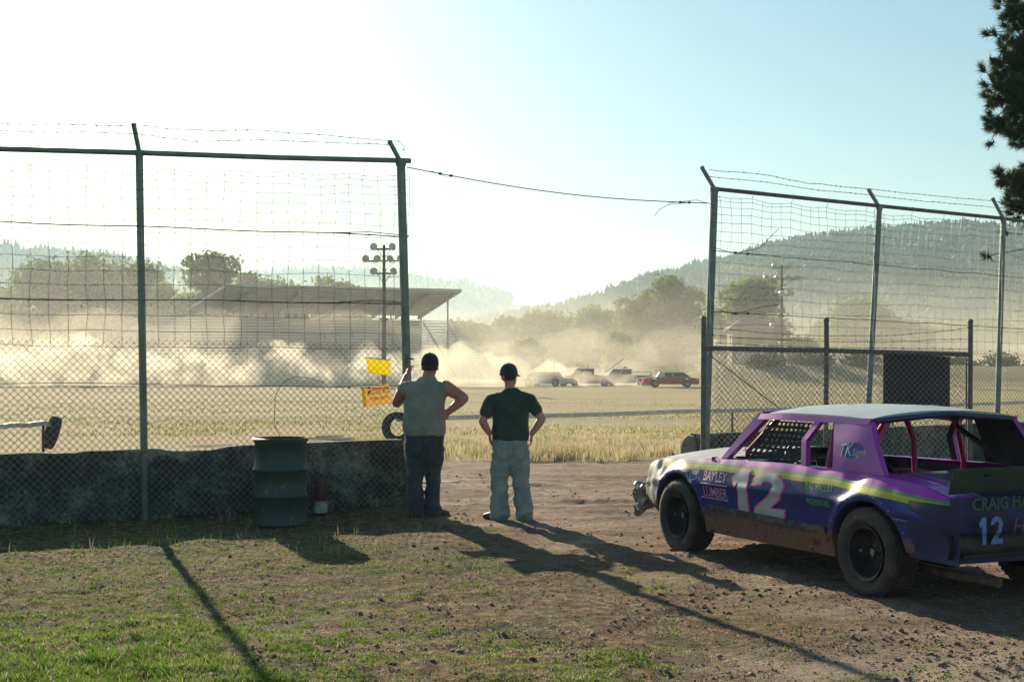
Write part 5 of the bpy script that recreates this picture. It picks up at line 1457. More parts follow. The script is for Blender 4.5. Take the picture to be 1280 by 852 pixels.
# body sides
cols = np.unique(np.concatenate([np.linspace(-3.58, .93, 150), -2.74 + RA * np.cos(np.linspace(0, PI, 41)), RA * np.cos(np.linspace(0, PI, 41))]))
for sg, nm in ((-1, 'side_panel'), (1, 'side_panel')):
    mb = MB(); nz_ = 22; n = len(cols)
    vs = []
    for y in cols:
        zb, zt = ZB(y), ZT(y)
        for k in range(nz_ + 1):
            z = zb + (zt - zb) * k / nz_; vs.append((sg * side_x(y, z), y, z))
    mb.add(vs, [(i * (nz_ + 1) + k, (i + 1) * (nz_ + 1) + k, (i + 1) * (nz_ + 1) + k + 1, i * (nz_ + 1) + k + 1) for i in range(n - 1) for k in range(nz_)])
    # inward lip along the lower edge and wheel arches
    vs = []
    for y in cols:
        zb = ZB(y); x = side_x(y, zb); vs += [(sg * x, y, zb), (sg * (x - .05), y, zb + .004), (sg * (x - .05), y, zb + .05)]
    mb.add(vs, [(i * 3 + k, (i + 1) * 3 + k, (i + 1) * 3 + k + 1, i * 3 + k + 1) for i in range(n - 1) for k in range(2)])
    for yc in (0, -2.74):         # rivet heads along the sheet edges
        for a in np.linspace(.25, PI - .25, 13):
            y, z = yc + (RA + .035) * math.cos(a), WZ + (RA + .035) * math.sin(a) * .95; mb.ico((sg * (side_x(y, z) + .002), y, z), .0075, 1, 1)
    for y in np.linspace(-2.2, -.6, 12): mb.ico((sg * (side_x(y, .30) + .001), y, .30), .007, 1, 1)
    mb.build(nm, [LIV, M['galv']], car, 40, recalc=True)
# inner wheel wells
for yc in (0, -2.74):
    for sg in (-1, 1):
        mb = MB()
        mb.grid(lambda i, j: (sg * (.87 - .42 * j), yc + (RA + .01) * math.cos(PI * i), WZ + (RA - .01) * math.sin(PI * i)), 18, 4)
        mb.grid(lambda i, j: (sg * .45, yc + (RA + .01) * math.cos(PI * i) * j, WZ + (RA - .01) * math.sin(PI * i) * j), 18, 3)
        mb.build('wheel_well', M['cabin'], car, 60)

# door shut lines
def side_strip(pts, wd, lift, name, mat, sg=-1, thick=0.0):
    mb = MB(); L_ = []
    full = []
    for (y0, z0), (y1, z1) in zip(pts[:-1], pts[1:]):
        n = max(2, int(math.hypot(y1 - y0, z1 - z0) / .03)); full += [(y0 + (y1 - y0) * i / n, z0 + (z1 - z0) * i / n) for i in range(n)]
    full.append(pts[-1])
    for i, (y, z) in enumerate(full):
        a = full[max(0, i - 1)]; b_ = full[min(len(full) - 1, i + 1)]; t = Vector((b_[0] - a[0], b_[1] - a[1])).normalized(); nn = (-t.y, t.x)
        for q_ in (-1, 1):
            yy, zz = y + nn[0] * wd / 2 * q_, z + nn[1] * wd / 2 * q_; L_.append((sg * (side_x(yy, zz) + lift), yy, zz))
    fs = [(i * 2, i * 2 + 1, i * 2 + 3, i * 2 + 2) for i in range(len(full) - 1)]
    mb.add(L_, fs)
    if thick:
        k = len(L_); L2 = [(x - sg * thick, y, z) for x, y, z in L_]
        mb.add(L_ + L2, [(i * 2, k + i * 2, k + i * 2 + 2, i * 2 + 2) for i in range(len(full) - 1)] + [(i * 2 + 1, k + i * 2 + 1, k + i * 2 + 3, i * 2 + 3) for i in range(len(full) - 1)] + [(0, 1, k + 1, k), (k - 2, k - 1, 2 * k - 1, 2 * k - 2)])
    return mb.build(name, mat, car)
for sg in (-1, 1):
    side_strip([(-.60, .925), (-.66, .86), (-.66, .50), (-.60, .30)], .008, .002, 'door_seam', M['black_metal'], sg)
    side_strip([(-1.93, .935), (-1.95, .5), (-1.93, .26)], .006, .002, 'door_seam', M['black_metal'], sg)
    side_strip([(-.50, .475), (-1.4, .465), (-2.24, .455)], .052, .024, 'rub_rail', simple('black rubber rail', (.02, .022, .03), (.12, .11, .10), 14, .6), sg, .03)
# hood, cowl, deck
def top_surf(y0, y1, crown, inset, nu, nv, fx=lambda y: 1.0, dz=lambda x, y: 0.0):
    def f(i, j):
        y = y0 + (y1 - y0) * i; w_ = side_x(y, ZT(y)) ; x = (-1 + 2 * j) * w_ * inset
        return (x, y, ZT(y) + crown * (1 - abs(2 * j - 1) ** 2.4) + .006 * noise.noise(Vector((x * 3, y * 3, 2))) + dz(x, y))
    return f
mb = MB(); mb.grid(top_surf(-.82, .93, .075, 1.0, 30, 24, dz=lambda x, y: -.012 * math.exp(-((abs(x) - .66) / .012) ** 2) + .02 * math.exp(-(x / .3) ** 2) * (y < .8)), 40, 60)
mb.build('hood', P_hood, car, 40)
mb = MB(); mb.grid(top_surf(-3.58, -2.86, .03, 1.0, 20, 24, dz=lambda x, y: -.010 * math.exp(-((abs(x) - .62) / .012) ** 2)), 24, 60, mfn=lambda i, j: 1 if (j < 10 or j > 49) else 0)
mb.build('deck_lid', [P_navy, P_pink], car, 40)
side_top = lambda y: side_x(y, ZT(y))
# green pinstripe on the deck
mb = MB(); mb.grid(lambda i, j: (-.60 + .012 * j, -3.66 + .78 * i, ZT(-3.66 + .78 * i) + .027 + .004), 16, 1); mb.build('pinstripe', paint('green line', (.05, .35, .04)), car)
for sg in (-1, 1):
    mb = MB()
    mb.grid(lambda i, j: (sg * (side_top(-2.2 - .68 * i) - .15 * j), -2.2 - .68 * i, ZT(-2.2 - .68 * i) + .012 * math.sin(PI * j * .5)), 16, 4)
    mb.grid(lambda i, j: (sg * (side_top(-.72 - 1.5 * i) - .07 * j), -.72 - 1.5 * i, ZT(-.72 - 1.5 * i) + .006 * math.sin(PI * j)), 24, 3)
    mb.build('window_sill', P_pink, car, 40)
# roof
RZ = 1.352; RXh = .735
def roof_f(i, j):
    y = -1.12 - 1.48 * i; jj = 2 * j - 1
    w_ = RXh - .035 * (1 - i) - .02 * max(0, i - .8) * 5 * .3
    z = RZ + .075 * (1 - abs(jj) ** 2.6) * (1 - .25 * abs(2 * i - 1) ** 3) + .014 * math.sin(PI * i) - .02 * max(0, .12 - i) * 4 + .004 * noise.noise(Vector((jj * 3, y * 3, 7)))
    return (jj * w_, y, z)
mb = MB(); mb.grid(roof_f, 36, 40); mb.grid(lambda i, j: Vector(roof_f(i, j)) - Vector((0, 0, .035)), 36, 40, 1, flip=True)
mb.grid(lambda i, j: Vector(roof_f(1, i)) - Vector((0, 0, .035 * j)), 40, 1); mb.grid(lambda i, j: Vector(roof_f(0, i)) - Vector((0, 0, .035 * j)), 40, 1)
for k in (0, 1): mb.grid(lambda i, j: Vector(roof_f(i, k)) - Vector((0, 0, .035 * j)), 36, 1)
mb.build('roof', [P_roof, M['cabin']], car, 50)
for y_, x_ in ((-1.75, -.28), (-2.15, .25), (-1.5, .35)):
    c_ = Vector(roof_f((-1.12 - y_) / 1.48, (x_ / RXh + 1) / 2)) + Vector((0, 0, .003)); MB().bar(c_, c_ + Vector((.10, .03, .0)), .035, .003).build('roof_tape', M['tape'], car)
def strip(path_a, path_b, th, name, mat, n=14, parent=None, curve=0.0):
    """panel between two polylines (same count) with thickness towards the inside"""
    mb = MB()
    def lerp(path, t):
        k = t * (len(path) - 1); a = min(int(k), len(path) - 2); return Vector(path[a]).lerp(Vector(path[a + 1]), k - a)
    mid = sum((Vector(p) for p in path_a + path_b), Vector()) / (len(path_a) + len(path_b)); sgn = -1 if mid.x > 0 else 1
    inn = Vector((sgn * th, 0, 0)) if abs(mid.x) > .2 else Vector((0, th, 0))
    def f(i, j, o_=0): 
        p = lerp(path_a, i).lerp(lerp(path_b, i), j); p.x -= sgn * curve * math.sin(PI * j) * math.sin(PI * min(1, i * .9 + .1)); return p + inn * o_
    mb.grid(lambda i, j: f(i, j), n, 8); mb.grid(lambda i, j: f(i, j, 1), n, 8, 1, flip=True)
    mb.grid(lambda i, j: f(i, 0, j), n, 1); mb.grid(lambda i, j: f(i, 1, j), n, 1); mb.grid(lambda i, j: f(0, i, j), 8, 1); mb.grid(lambda i, j: f(1, i, j), 8, 1)
    return mb.build(name, [mat, M['cabin']], parent or car, 45)
for sg in (-1, 1):
    bx = lambda y: side_top(y) * sg
    bt = ZT(-1) + .004
    # drip rail along the roof side
    strip([(sg * (RXh - .02), -1.10, RZ - .005), (sg * (RXh + .018), -1.5, RZ + .004), (sg * (RXh + .02), -2.62, RZ + .002)], [(sg * (RXh - .005), -1.07, RZ - .055), (sg * (RXh + .028), -1.5, RZ - .045), (sg * (RXh + .03), -2.60, RZ - .045)], .04, 'roof_rail', P_pink)
    # windscreen pillar
    strip([(bx(-.72), -.64, .925), (sg * (RXh - .02), -1.06, RZ)], [(bx(-.8), -.74, .935), (sg * (RXh - .01), -1.17, RZ - .05)], .06, 'front_pillar', P_pink)
    # door-top pillar behind the driver's window
    strip([(bx(-1.83), -1.83, .945), (sg * .80, -1.80, 1.15), (sg * (RXh + .02), -1.93, RZ - .03)], [(bx(-1.93), -1.90, .945), (sg * .805, -1.87, 1.15), (sg * (RXh + .02), -2.01, RZ - .03)], .045, 'door_pillar', P_pink)
    # broad rear roof pillar
    strip([(bx(-2.28), -2.24, .945), (sg * .80, -2.22, 1.15), (sg * (RXh + .022), -2.17, RZ - .02)], [(bx(-2.85) , -2.86, .93), (sg * .80, -2.72, 1.15), (sg * (RXh + .012), -2.60, RZ)], .05, 'rear_pillar', P_pink, curve=.012)
# header rails front and back, cowl and rear shelf
MB().tube([(-.70, -1.13, RZ - .01), (0, -1.08, RZ + .03), (.70, -1.13, RZ - .01)], .03, 8).build('windscreen_header', P_pink, car, 60)
MB().tube([(-.71, -2.60, RZ - .02), (0, -2.62, RZ + .03), (.71, -2.60, RZ - .02)], .025, 8).build('rear_header', P_navy, car, 60)
mb = MB(); mb.grid(lambda i, j: (-.80 + 1.6 * i, -2.45 - .42 * j, .915 + .0 * j), 8, 3); mb.grid(lambda i, j: (-.80 + 1.6 * i, -2.45, .915 - .6 * j), 8, 3); mb.build('rear_shelf', M['cabin'], car)
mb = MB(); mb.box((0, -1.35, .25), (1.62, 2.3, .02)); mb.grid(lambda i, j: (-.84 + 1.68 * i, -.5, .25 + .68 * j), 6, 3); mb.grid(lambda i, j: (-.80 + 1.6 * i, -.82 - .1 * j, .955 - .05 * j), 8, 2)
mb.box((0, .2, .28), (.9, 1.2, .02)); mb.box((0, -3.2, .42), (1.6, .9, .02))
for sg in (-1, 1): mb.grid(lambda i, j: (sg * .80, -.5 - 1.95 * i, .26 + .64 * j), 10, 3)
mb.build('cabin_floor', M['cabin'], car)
# dash, seat, wheel
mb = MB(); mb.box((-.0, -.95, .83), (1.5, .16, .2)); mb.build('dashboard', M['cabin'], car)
mb = MB(); mb.grid(lambda i, j: (-.36 + .44 * (i - .5), -1.85 - .12 * j + .10 * (2 * i - 1) ** 2 , .42 + .72 * j), 8, 8); mb.box((-.36, -1.6, .42), (.44, .46, .1)); mb.bar((-.36, -1.94, 1.12), (-.36, -1.98, 1.28), .22, .1)
mb.build('seat', M['black_metal'], car, 60)
mb = MB(); q_ = Matrix.Rotation(R(70), 3, 'X'); c0_ = Vector((-.36, -1.22, .92))
mb.tube([c0_ + q_ @ Vector((.17 * math.cos(a), .17 * math.sin(a), 0)) for a in np.linspace(0, 2 * PI, 25)], .014, 7); mb.bar(c0_ + q_ @ Vector((-.16, 0, 0)), c0_ + q_ @ Vector((.16, 0, 0)), .03, .01); mb.tube([c0_, c0_ + Vector((0, .28, -.1))], .018, 6)
mb.build('steering_wheel', M['black_metal'], car, 60)
# roll cage
def cage(pts, name='cage_bar', mat=None, r=.024): return MB().tube(pts, r, 10).build(name, mat or P_bar, car, 60)
cage([(-.70, -2.03, .26), (-.72, -2.05, .95), (-.64, -2.05, 1.28), (-.52, -2.05, 1.345), (.52, -2.05, 1.345), (.64, -2.05, 1.28), (.72, -2.05, .95), (.70, -2.03, .26)])
cage([(-.62, -2.07, 1.25), (-.60, -2.6, 1.0), (-.55, -3.1, .7)], mat=M['black_metal']); cage([(.62, -2.07, 1.25), (.60, -2.6, 1.0), (.55, -3.1, .7)], mat=M['black_metal'])
cage([(-.64, -2.04, .92), (.60, -2.04, .60)]); cage([(.08, -2.05, 1.335), (.16, -2.06, 1.15), (.17, -2.06, .9), (.17, -2.05, .6)])
for sg in (-1, 1):
    cage([(sg * .60, -2.03, 1.32), (sg * .60, -1.25, 1.34), (sg * .68, -.85, 1.0), (sg * .70, -.75, .3)])
    cage([(sg * .74, -2.0, .62), (sg * .78, -1.4, .66), (sg * .74, -.75, .60)]); cage([(sg * .74, -2.0, .80), (sg * .78, -1.4, .82), (sg * .74, -.75, .78)])
cage([(-.60, -1.25, 1.34), (.60, -1.25, 1.34)]); cage([(-.1, -.82, .95), (-.08, -1.15, 1.33)], r=.014); cage([(.22, -.82, .95), (.24, -1.15, 1.33)], r=.014)
# window net in the driver's opening
nt_m = simple('black webbing', (.012, .012, .016), (.03, .03, .035), 20, .85)
mb = MB(); N0 = [(-.80, -.98, .955), (-.79, -1.78, .955), (-.71, -1.84, 1.29), (-.70, -1.22, 1.29)]
def nf(i, j):
    a = Vector(N0[0]).lerp(Vector(N0[1]), i); b_ = Vector(N0[3]).lerp(Vector(N0[2]), i); p = a.lerp(b_, j); p.x += .03 * math.sin(PI * i) * math.sin(PI * j) + .008 * noise.noise(Vector((i * 5, j * 5, 2))); return p
for k in range(11):
    i = k / 10; mb.grid(lambda u, v: nf(max(0, min(1, i + (v - .5) * .052)), u), 14, 1)
for k in range(8):
    j = k / 7; mb.grid(lambda u, v: nf(u, max(0, min(1, j + (v - .5) * .075))) + Vector((.003, 0, 0)), 18, 1)
mb.build('window_net', nt_m, car)
# front fascia, grille, crumpled bumper
mb = MB()
def fascia(i, j):
    a = (i - .5) * 2; y = .93 + .05 * (1 - a * a) - .02 * j + .0; x = a * side_top(.93) ; z = .42 + (ZT(.93) - .42) * j
    return (x * (1 + .03 * (1 - j)), y, z + .075 * j * (1 - abs(a) ** 2.4))
mb.grid(fascia, 30, 10); mb.build('nose_panel', simple('glare whitened nose paint', (.40, .40, .36), (.28, .27, .24), 3, .5, 0, .2, .01), car, 40)  # same pale tone as the sun glare painted on the fender
for sg in (-1, 1): MB().box((sg * .50, .985, .62), (.24, .03, .14)).build('headlight_blank', M['black_metal'], car)
mb = MB()
for k in range(9): mb.box((0, 1.0, .56 + k * .02), (.66, .02, .008))
mb.build('grille', M['galv'], car)
mb = MB()
def bump_f(i, j):
    a = (i - .5) * 2; x = a * .86; y = 1.04 - .14 * abs(a) ** 4 + .035 * math.sin(PI * j); z = .36 + .18 * j
    k = sstep(.3, 1, -a)
    p = Vector((x, y, z)); p += Vector((noise.noise(Vector((x * 9, j * 4, 1))), noise.noise(Vector((x * 8, j * 5, 5))) , noise.noise(Vector((x * 7, j * 3, 9)))) ) * .055 * k
    p.z -= .10 * k * (1 - j); return p
mb.grid(bump_f, 60, 12); mb.grid(lambda i, j: (-.84 - .012 * math.sin(j * 9) + .03 * noise.noise(Vector((i * 5, j * 6, 2))), .92 - .22 * i * (1 - .3 * j), .60 - .32 * j * (1 - .2 * i)), 12, 12)
mb.build('front_bumper', simple('crumpled bare aluminium', (.45, .45, .46), (.20, .20, .22), 10, .32, .8, .4, .02, contrast=(.45, .6)), car, 30)
# tail: rear panel, bumper, spoiler, exhaust, drooping corner skin
P_tail = simple('dark navy tail sheet', (.008, .012, .06), (.012, .016, .09), 4, .5, 0, .1, .006)
mb = MB()
mb.grid(lambda i, j: ((i - .5) * 2 * .862, -3.59 - .03 * (1 - (2 * i - 1) ** 2), .36 + (.825 - .36) * j), 24, 10); mb.build('tail_panel', P_tail, car, 50)
mb = MB(); mb.grid(lambda i, j: ((i - .5) * 2 * .90, -3.60 - .03 * (1 - (2 * i - 1) ** 4) - .02 * math.sin(PI * j), .40 + .17 * j), 30, 6); 
mb.grid(lambda i, j: ((i - .5) * 2 * .90, -3.50 - .10 * j * (1 - (2 * i - 1) ** 4) - .12 * j, .575), 20, 3); mb.build('rear_bumper', M['black_metal'], car, 50)
mb = MB(); sp = lambda i, j, o_=0: ((i - .5) * 2 * .80, -3.50 - .05 * j - o_, .845 + .185 * j + .0 * i)
mb.grid(lambda i, j: sp(i, j), 10, 4); mb.grid(lambda i, j: sp(i, j, .008), 10, 4, flip=True); mb.grid(lambda i, j: sp(i, 1, .008 * j), 10, 1); mb.grid(lambda i, j: sp(0, i, .008 * j), 4, 1)
for x_ in (-.5, 0, .5): mb.tube([(x_, -3.62, .99), (x_, -3.35, .92)], .008, 6)
mb.build('spoiler', simple('dark green spoiler', (.02, .045, .03), (.03, .055, .04), 5, .55), car, 50)
for sg in (): MB().add([(sg * .815, -3.30, .90), (sg * .815, -3.58, .84), (sg * .815, -3.66, 1.02), (sg * .815, -3.60, 1.04)], [(0, 1, 2, 3)]).build('spoiler_end', P_tail, car)
for sg in (-1, 1):
    mb = MB(); mb.grid(lambda i, j: (sg * (side_x(-3.6, .6) + .008 + .015 * math.sin(j * 4 + i * 2)), -3.18 - .50 * i, .80 - (.02 + .42 * j)), 8, 10)
    mb.build('corner_skin', P_tail, car, 50)
MB().tube([(-.55, -2.4, .24), (-.6, -3.3, .24), (-.62, -3.8, .25)], .035, 10).build('exhaust_pipe', M['rust'], car, 60)
mb = MB(); mb.tube([(-.62, -2.74, WZ), (.62, -2.74, WZ)], .045, 10); mb.ico((0, -2.74, WZ), (.14, .15, .14), 2); mb.tube([(-.62, 0, WZ - .02), (.62, 0, WZ - .02)], .03, 8); mb.box((0, -1.4, .22), (.12, 2.6, .1))
mb.build('axle', M['cabin'], car, 50)
# fuel cap / hood pins
mb = MB()
for x_, y_ in ((-.6, -3.40), (.6, -3.40)):
    z_ = ZT(y_) + .03; mb.tube([(x_, y_, z_), (x_, y_, z_ + .03)], .006, 6); mb.tube([(x_ + .03 * math.cos(a), y_ + .02 * math.sin(a), z_ + .025 + .012 * math.sin(a * 2)) for a in np.linspace(0, 2 * PI, 13)], .004, 5)
for x_, y_ in ((-.55, -.62), (.55, -.62), (-.5, .75), (.5, .75)):
    z_ = ZT(y_) + .06; mb.tube([(x_, y_, z_), (x_, y_, z_ + .035)], .007, 6); mb.bar((x_ - .03, y_, z_ + .012), (x_ + .03, y_, z_ + .012), .02, .006)
mb.build('hood_pin', M['black_metal'], car, 50)

# wheels
def make_wheel(sg, yc):
    w_ = MB(); tyre_geo(w_, .34, .205, .27, 'x', n=56)
    wo = w_.build('wheel', simple('dusty dirt track tyre', (.035, .03, .03), (.085, .065, .055), 6, .85, 0, .5, .006) if 'tt' not in M else M['tt'], car, 50, loc=(sg * .795, yc, WZ))
    M['tt'] = wo.data.materials[0]
    mb = MB()      # tread blocks
    for k in range(44):
        a = 2 * PI * k / 44
        for xo in (-.085, -.028, .03, .087):
            aa = a + (.07 if xo in (-.028, .087) else 0); q_ = Matrix.Rotation(aa, 3, 'X'); c_ = q_ @ Vector((0, .341, 0)); mb.box((c_.x + xo, c_.y, c_.z), (.045, .012, .030), q_)
    mb.build('tread', M['tt'], wo)
    rm_ = simple('dark steel rim', (.035, .04, .06), (.10, .085, .075), 7, .45, .5, .1, .003) if 'rimm' not in M else M['rimm']; M['rimm'] = rm_
    prof = [(.205, .125), (.215, .132), (.212, .12), (.190, .115), (.185, .02), (.17, -.02), (.155, -.045), (.12, -.02), (.075, -.01), (.07, .01), (.06, .012), (.055, -.005), (0, -.005)]
    ro = MB().lathe([(r_, sg * h_) for r_, h_ in prof], 48, (0, 0, 0), 'x').build('rim', rm_, wo, 40)
    mb = MB()
    for k in range(5):
        a = 2 * PI * k / 5 + .3; mb.tube([(sg * -.01, .045 * math.cos(a), .045 * math.sin(a)), (sg * .022, .045 * math.cos(a), .045 * math.sin(a))], .0095, 6)
    mb.tube([(sg * -.005, 0, 0), (sg * .05, 0, 0)], .028, 14); mb.box((sg * .06, .12, .0), (.004, .03, .02))
    mb.build('lug_nut', M['galv'], ro, 50)
    return wo
for yc in (0, -2.74):
    for sg in (-1, 1):
        wo = make_wheel(sg, yc)
        if sg < 0:
            for body_, a0, r_ in (('ELDORADO', R(112), .272), ('LEGEND', R(-68), .272)) if yc < -1 else (('ELDORADO', R(150), .272), ('LEGEND', R(-40), .272)):
                mb = MB(); n = len(body_)
                for k, ch in enumerate(body_):
                    vs, fs = text_mesh(ch, .042, offset=.0004)
                    # seen from outside (looking to +x): right of the picture is -y
                    a = a0 - (k - (n - 1) / 2) * .125
                    out = []
                    for v in vs:
                        rr_ = r_ + v.y; aa = a - v.x / r_
                        out.append((-.1345 , -math.cos(aa) * rr_ * -1 * -1, math.sin(aa) * rr_))
                    mb.add(out, fs)
                mb.build('tyre_lettering', simple('worn tyre lettering', (.30, .26, .22), (.10, .085, .07), 60, .8) if 'tl' not in M else M['tl'], wo)

# lettering and numbers on the left side: u runs along the car from nose to tail
def on_side(vs, fs, y0, z0, name, mat, lift=.004, slope=0.0, sub=.02, sg=-1, parent=None):
    """vs in a flat (u, v) plane, u to the right as seen from outside the left side"""
    bm = bmesh.new(); bvs = [bm.verts.new((v[0], v[1], 0)) for v in vs]
    for f in fs:
        try: bm.faces.new([bvs[i] for i in f])
        except ValueError: pass
    bmesh.ops.triangulate(bm, faces=bm.faces)
    for _ in range(4):
        es = [e for e in bm.edges if e.calc_length() > sub * 1.6]
        if not es: break
        bmesh.ops.subdivide_edges(bm, edges=es, cuts=1); bmesh.ops.triangulate(bm, faces=bm.faces)
    for v in bm.verts:
        u, w_ = v.co.x, v.co.y; y = y0 - u; z = z0 + w_ + slope * u; v.co = Vector((sg * (side_x(y, z) + lift), y, z))
    me = bpy.data.meshes.new(name); bm.to_mesh(me); bm.free(); me.materials.append(mat); o = bpy.data.objects.new(name, me); link(o, parent or car); return o
def worn(name, c, c2=None, amt=.5):
    m, nt, b = new_mat(name); b.inputs['Roughness'].default_value = .5
    n = noise_node(nt, 14, 8, .75); n2 = noise_node(nt, 2.5, 4)
    f = mathn(nt, 'MULTIPLY', ramp(nt, n.outputs['Fac'], [(.52, (0, 0, 0)), (.66, (1, 1, 1))]).outputs[0], amt)
    nt.links.new(mixc(nt, f, c, c2 or (.10, .08, .09)), b.inputs['Base Color']); return m
W_num = worn('worn white vinyl', (.44, .45, .46), (.16, .13, .15), .55); W_pink = worn('pink vinyl outline', (.80, .06, .32), None, .25); W_grn = worn('green vinyl', (.04, .42, .08), None, .3); W_rose = worn('pale rose lettering', (.55, .30, .42), None, .3); W_lw = worn('off white vinyl', (.60, .60, .60), (.3, .3, .3), .3)
W_blue = worn('blue vinyl', (.05, .09, .42)); W_bluenum = worn('pale blue vinyl', (.16, .24, .55), (.05, .05, .2), .3); W_or = worn('dull orange outline', (.20, .08, .08))
# numerals drawn by hand: block racing 1 and 2
one = [(0, .30), (.085, .385), (.19, .385), (.19, 0), (.085, 0), (.085, .27), (.04, .235)]
def two_strip():
    out_, in_ = [], []
    cx_, cz_ = .15, .275
    for k in range(15):
        a = R(182) - R(205) * k / 14; out_.append((cx_ + .155 * math.cos(a), cz_ + .115 * math.sin(a))); in_.append((cx_ + .062 * math.cos(a), cz_ + .038 * math.sin(a)))
    out_ += [(.27, .17), (.165, .075), (.31, .075), (.31, 0)]; in_ += [(.185, .20), (.02, .06), (.02, .055), (0, 0)]
    return out_, in_
def strip_poly(a, b): 
    n = len(a); return [*a, *b], [(i, i + 1, n + i + 1, n + i) for i in range(n - 1)]
def grow(poly, d):
    n = len(poly); out = []
    ar = sum(poly[i][0] * poly[(i + 1) % n][1] - poly[(i + 1) % n][0] * poly[i][1] for i in range(n)); s_ = 1 if ar > 0 else -1
    for i in range(n):
        p0, p, p1 = Vector(poly[i - 1]), Vector(poly[i]), Vector(poly[(i + 1) % n])
        e0 = (p - p0).normalized(); e1 = (p1 - p).normalized(); n0 = Vector((e0.y, -e0.x)) * s_; n1 = Vector((e1.y, -e1.x)) * s_
        b_ = (n0 + n1); b_ = b_ / max(.5, b_.length_squared / 2); out.append(tuple(p + b_ * d))
    return out
ta, tb = two_strip(); two_poly = ta + tb[::-1]
sx = 1.12
def num_at(poly, y0, z0, nm, mat, lift, sc=(1, 1), **k): on_side([(p[0] * sc[0], p[1] * sc[1]) for p in poly], [tuple(range(len(poly)))], y0, z0, nm, mat, lift, slope=-.0, **k)
S1 = (1.32, .965)
num_at(grow(one, .014), -.915, .482, 'number_outline', W_pink, .0035, S1); num_at(one, -.915, .482, 'number', W_num, .0065, S1)
S2 = (1.42, .965)
num_at(grow(two_poly, .014), -1.245, .482, 'number_outline', W_pink, .0035, S2); num_at(two_poly, -1.245, .482, 'number', W_num, .0065, S2)
def side_text(body_, size, y0, z0, name, mat, lift=.004, wide=1.0, **k):
    vs, fs = text_mesh(body_, size, **k); on_side([(v.x * wide, v.y) for v in vs], fs, y0, z0, name, mat, lift, sub=.03)
side_text('BAYLEY', .125, -.635, .757, 'lettering', W_rose, .007, .92, offset=.001); side_text('LUMBER', .125, -.655, .615, 'lettering', W_rose, .007, .88, offset=.001)
for z_ in (.690, .560): on_side([(-.22, 0), (.22, 0), (.22, .012), (-.22, .012)], [(0, 1, 2, 3)], -.645, z_ - .005, 'underline', W_rose, .006)
# round 628 badge behind the front arch
ring = lambda r0, r1, n=36: ([(r1 * math.cos(2 * PI * k / n), r1 * math.sin(2 * PI * k / n)) for k in range(n)] + [(r0 * math.cos(2 * PI * k / n), r0 * math.sin(2 * PI * k / n)) for k in range(n)], [(k, (k + 1) % n, n + (k + 1) % n, n + k) for k in range(n)])
for r0, r1 in ((.060, .068), (.038, .042)):
    v_, f_ = ring(r0, r1); on_side([(a * .95, b_) for a, b_ in v_], f_, -.285, .772, 'badge_ring', W_lw, .004)
side_text('628', .052, -.285, .772, 'lettering', W_lw, .005, offset=.002)
side_text('BIG VALLEY', .082, -2.155, .79, 'lettering', W_grn, .006, .86, offset=.001); side_text('PROPERTIES', .068, -2.15, .665, 'lettering', W_grn, .006, .86, offset=.001)
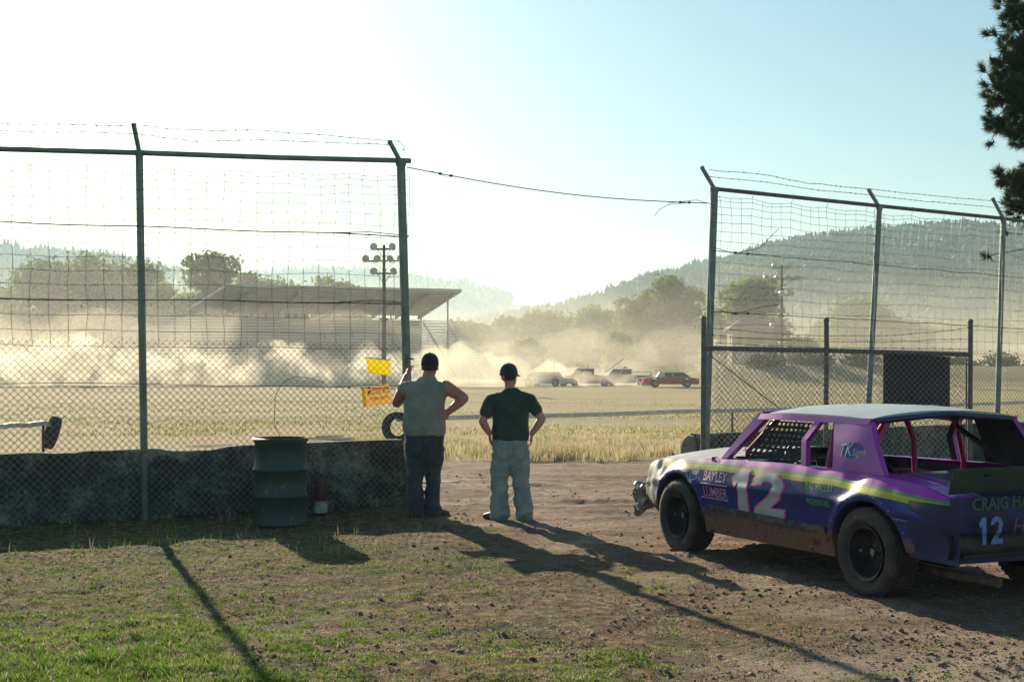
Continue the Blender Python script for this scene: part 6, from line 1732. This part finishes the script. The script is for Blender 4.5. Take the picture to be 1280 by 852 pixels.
# TK Signs oval on the rear pillar
def on_pillar(vs, fs, cy_, cz_, name, mat, lift):
    out = []
    for v in vs:
        y = cy_ - v[0]; z = cz_ + v[1]; t = (z - .94) / (RZ - .94)
        x = np.interp(z, [.93, 1.15, RZ], [side_top(-2.5), .80, RXh + .02]); x += .012 * max(0, math.sin(PI * min(1, max(0, (-2.22 - y) / .5)))) * math.sin(PI * min(1, t * .9 + .1))
        out.append((-(x + lift), y, z))
    return MB().add(out, fs).build(name, mat, car)
on_pillar([(.125 * math.cos(2 * PI * k / 40), .062 * math.sin(2 * PI * k / 40) + .12 * .125 * math.cos(2 * PI * k / 40)) for k in range(40)], [tuple(range(40))], -2.47, 1.10, 'badge_oval', W_blue, .004)
vs, fs = text_mesh('TK', .15, shear=.35, offset=.001); on_pillar([(v.x * .9 - .075, v.y + .1 * v.x - .005) for v in vs], fs, -2.46, 1.10, 'lettering', W_lw, .008)
vs, fs = text_mesh('Signs', .078, shear=.35); on_pillar([(v.x + .075, v.y + .1 * v.x - .01) for v in vs], fs, -2.48, 1.10, 'lettering', W_lw, .008)
# tail lettering: seen from behind, right of the picture is +x
def on_tail(vs, fs, x0, z0, name, mat, ysurf=-3.628, lean=0.0):
    return MB().add([(x0 + v[0], ysurf - .004 + lean * v[1], z0 + v[1]) for v in vs], fs).build(name, mat, car)
vs, fs = text_mesh('CRAIG HA', .125, offset=.001, align='LEFT'); on_tail([(v.x * .92, v.y + .02 * v.x) for v in vs], fs, -.70, .775, 'lettering', worn('dark green vinyl', (.02, .14, .06)), -3.627)
num = lambda poly, sx_, sz_, ox: [(p[0] * sx_ + ox, p[1] * sz_) for p in poly]
for poly, ox in ((one, 0), (two_poly, .11)):
    on_tail(num(poly, .36, .50, ox), [tuple(range(len(poly)))], -.675, .50, 'number', W_bluenum, -3.665)
vs, fs = text_mesh('Ha', .17, shear=.25, align='LEFT'); on_tail([(v.x, v.y) for v in vs], fs, -.37, .61, 'lettering', W_or, -3.665)
mb = MB(); rq = random.Random(5)          # worn blue lettering on the deck, no longer readable
for row, (y_, h_, n_) in enumerate(((-3.06, .07, 13), (-3.20, .05, 17))):
    for k in range(n_):
        x_ = -.38 + k * (.95 / n_) ; a_ = rq.uniform(-.02, .02)
        mb.add([(x_, y_, ZT(y_) + .037), (x_ + .016, y_, ZT(y_) + .037), (x_ + .016 + a_, y_ + h_, ZT(y_ + h_) + .037), (x_ + a_, y_ + h_, ZT(y_ + h_) + .037)], [(0, 1, 2, 3)])
        if rq.random() < .7: zz = y_ + rq.choice([0, .5, 1]) * h_; mb.add([(x_, zz, ZT(zz) + .0375), (x_ + .05, zz, ZT(zz) + .0375), (x_ + .05, zz + .012, ZT(zz) + .0375), (x_, zz + .012, ZT(zz) + .0375)], [(0, 1, 2, 3)])
mb.build('worn_lettering', W_blue, car)
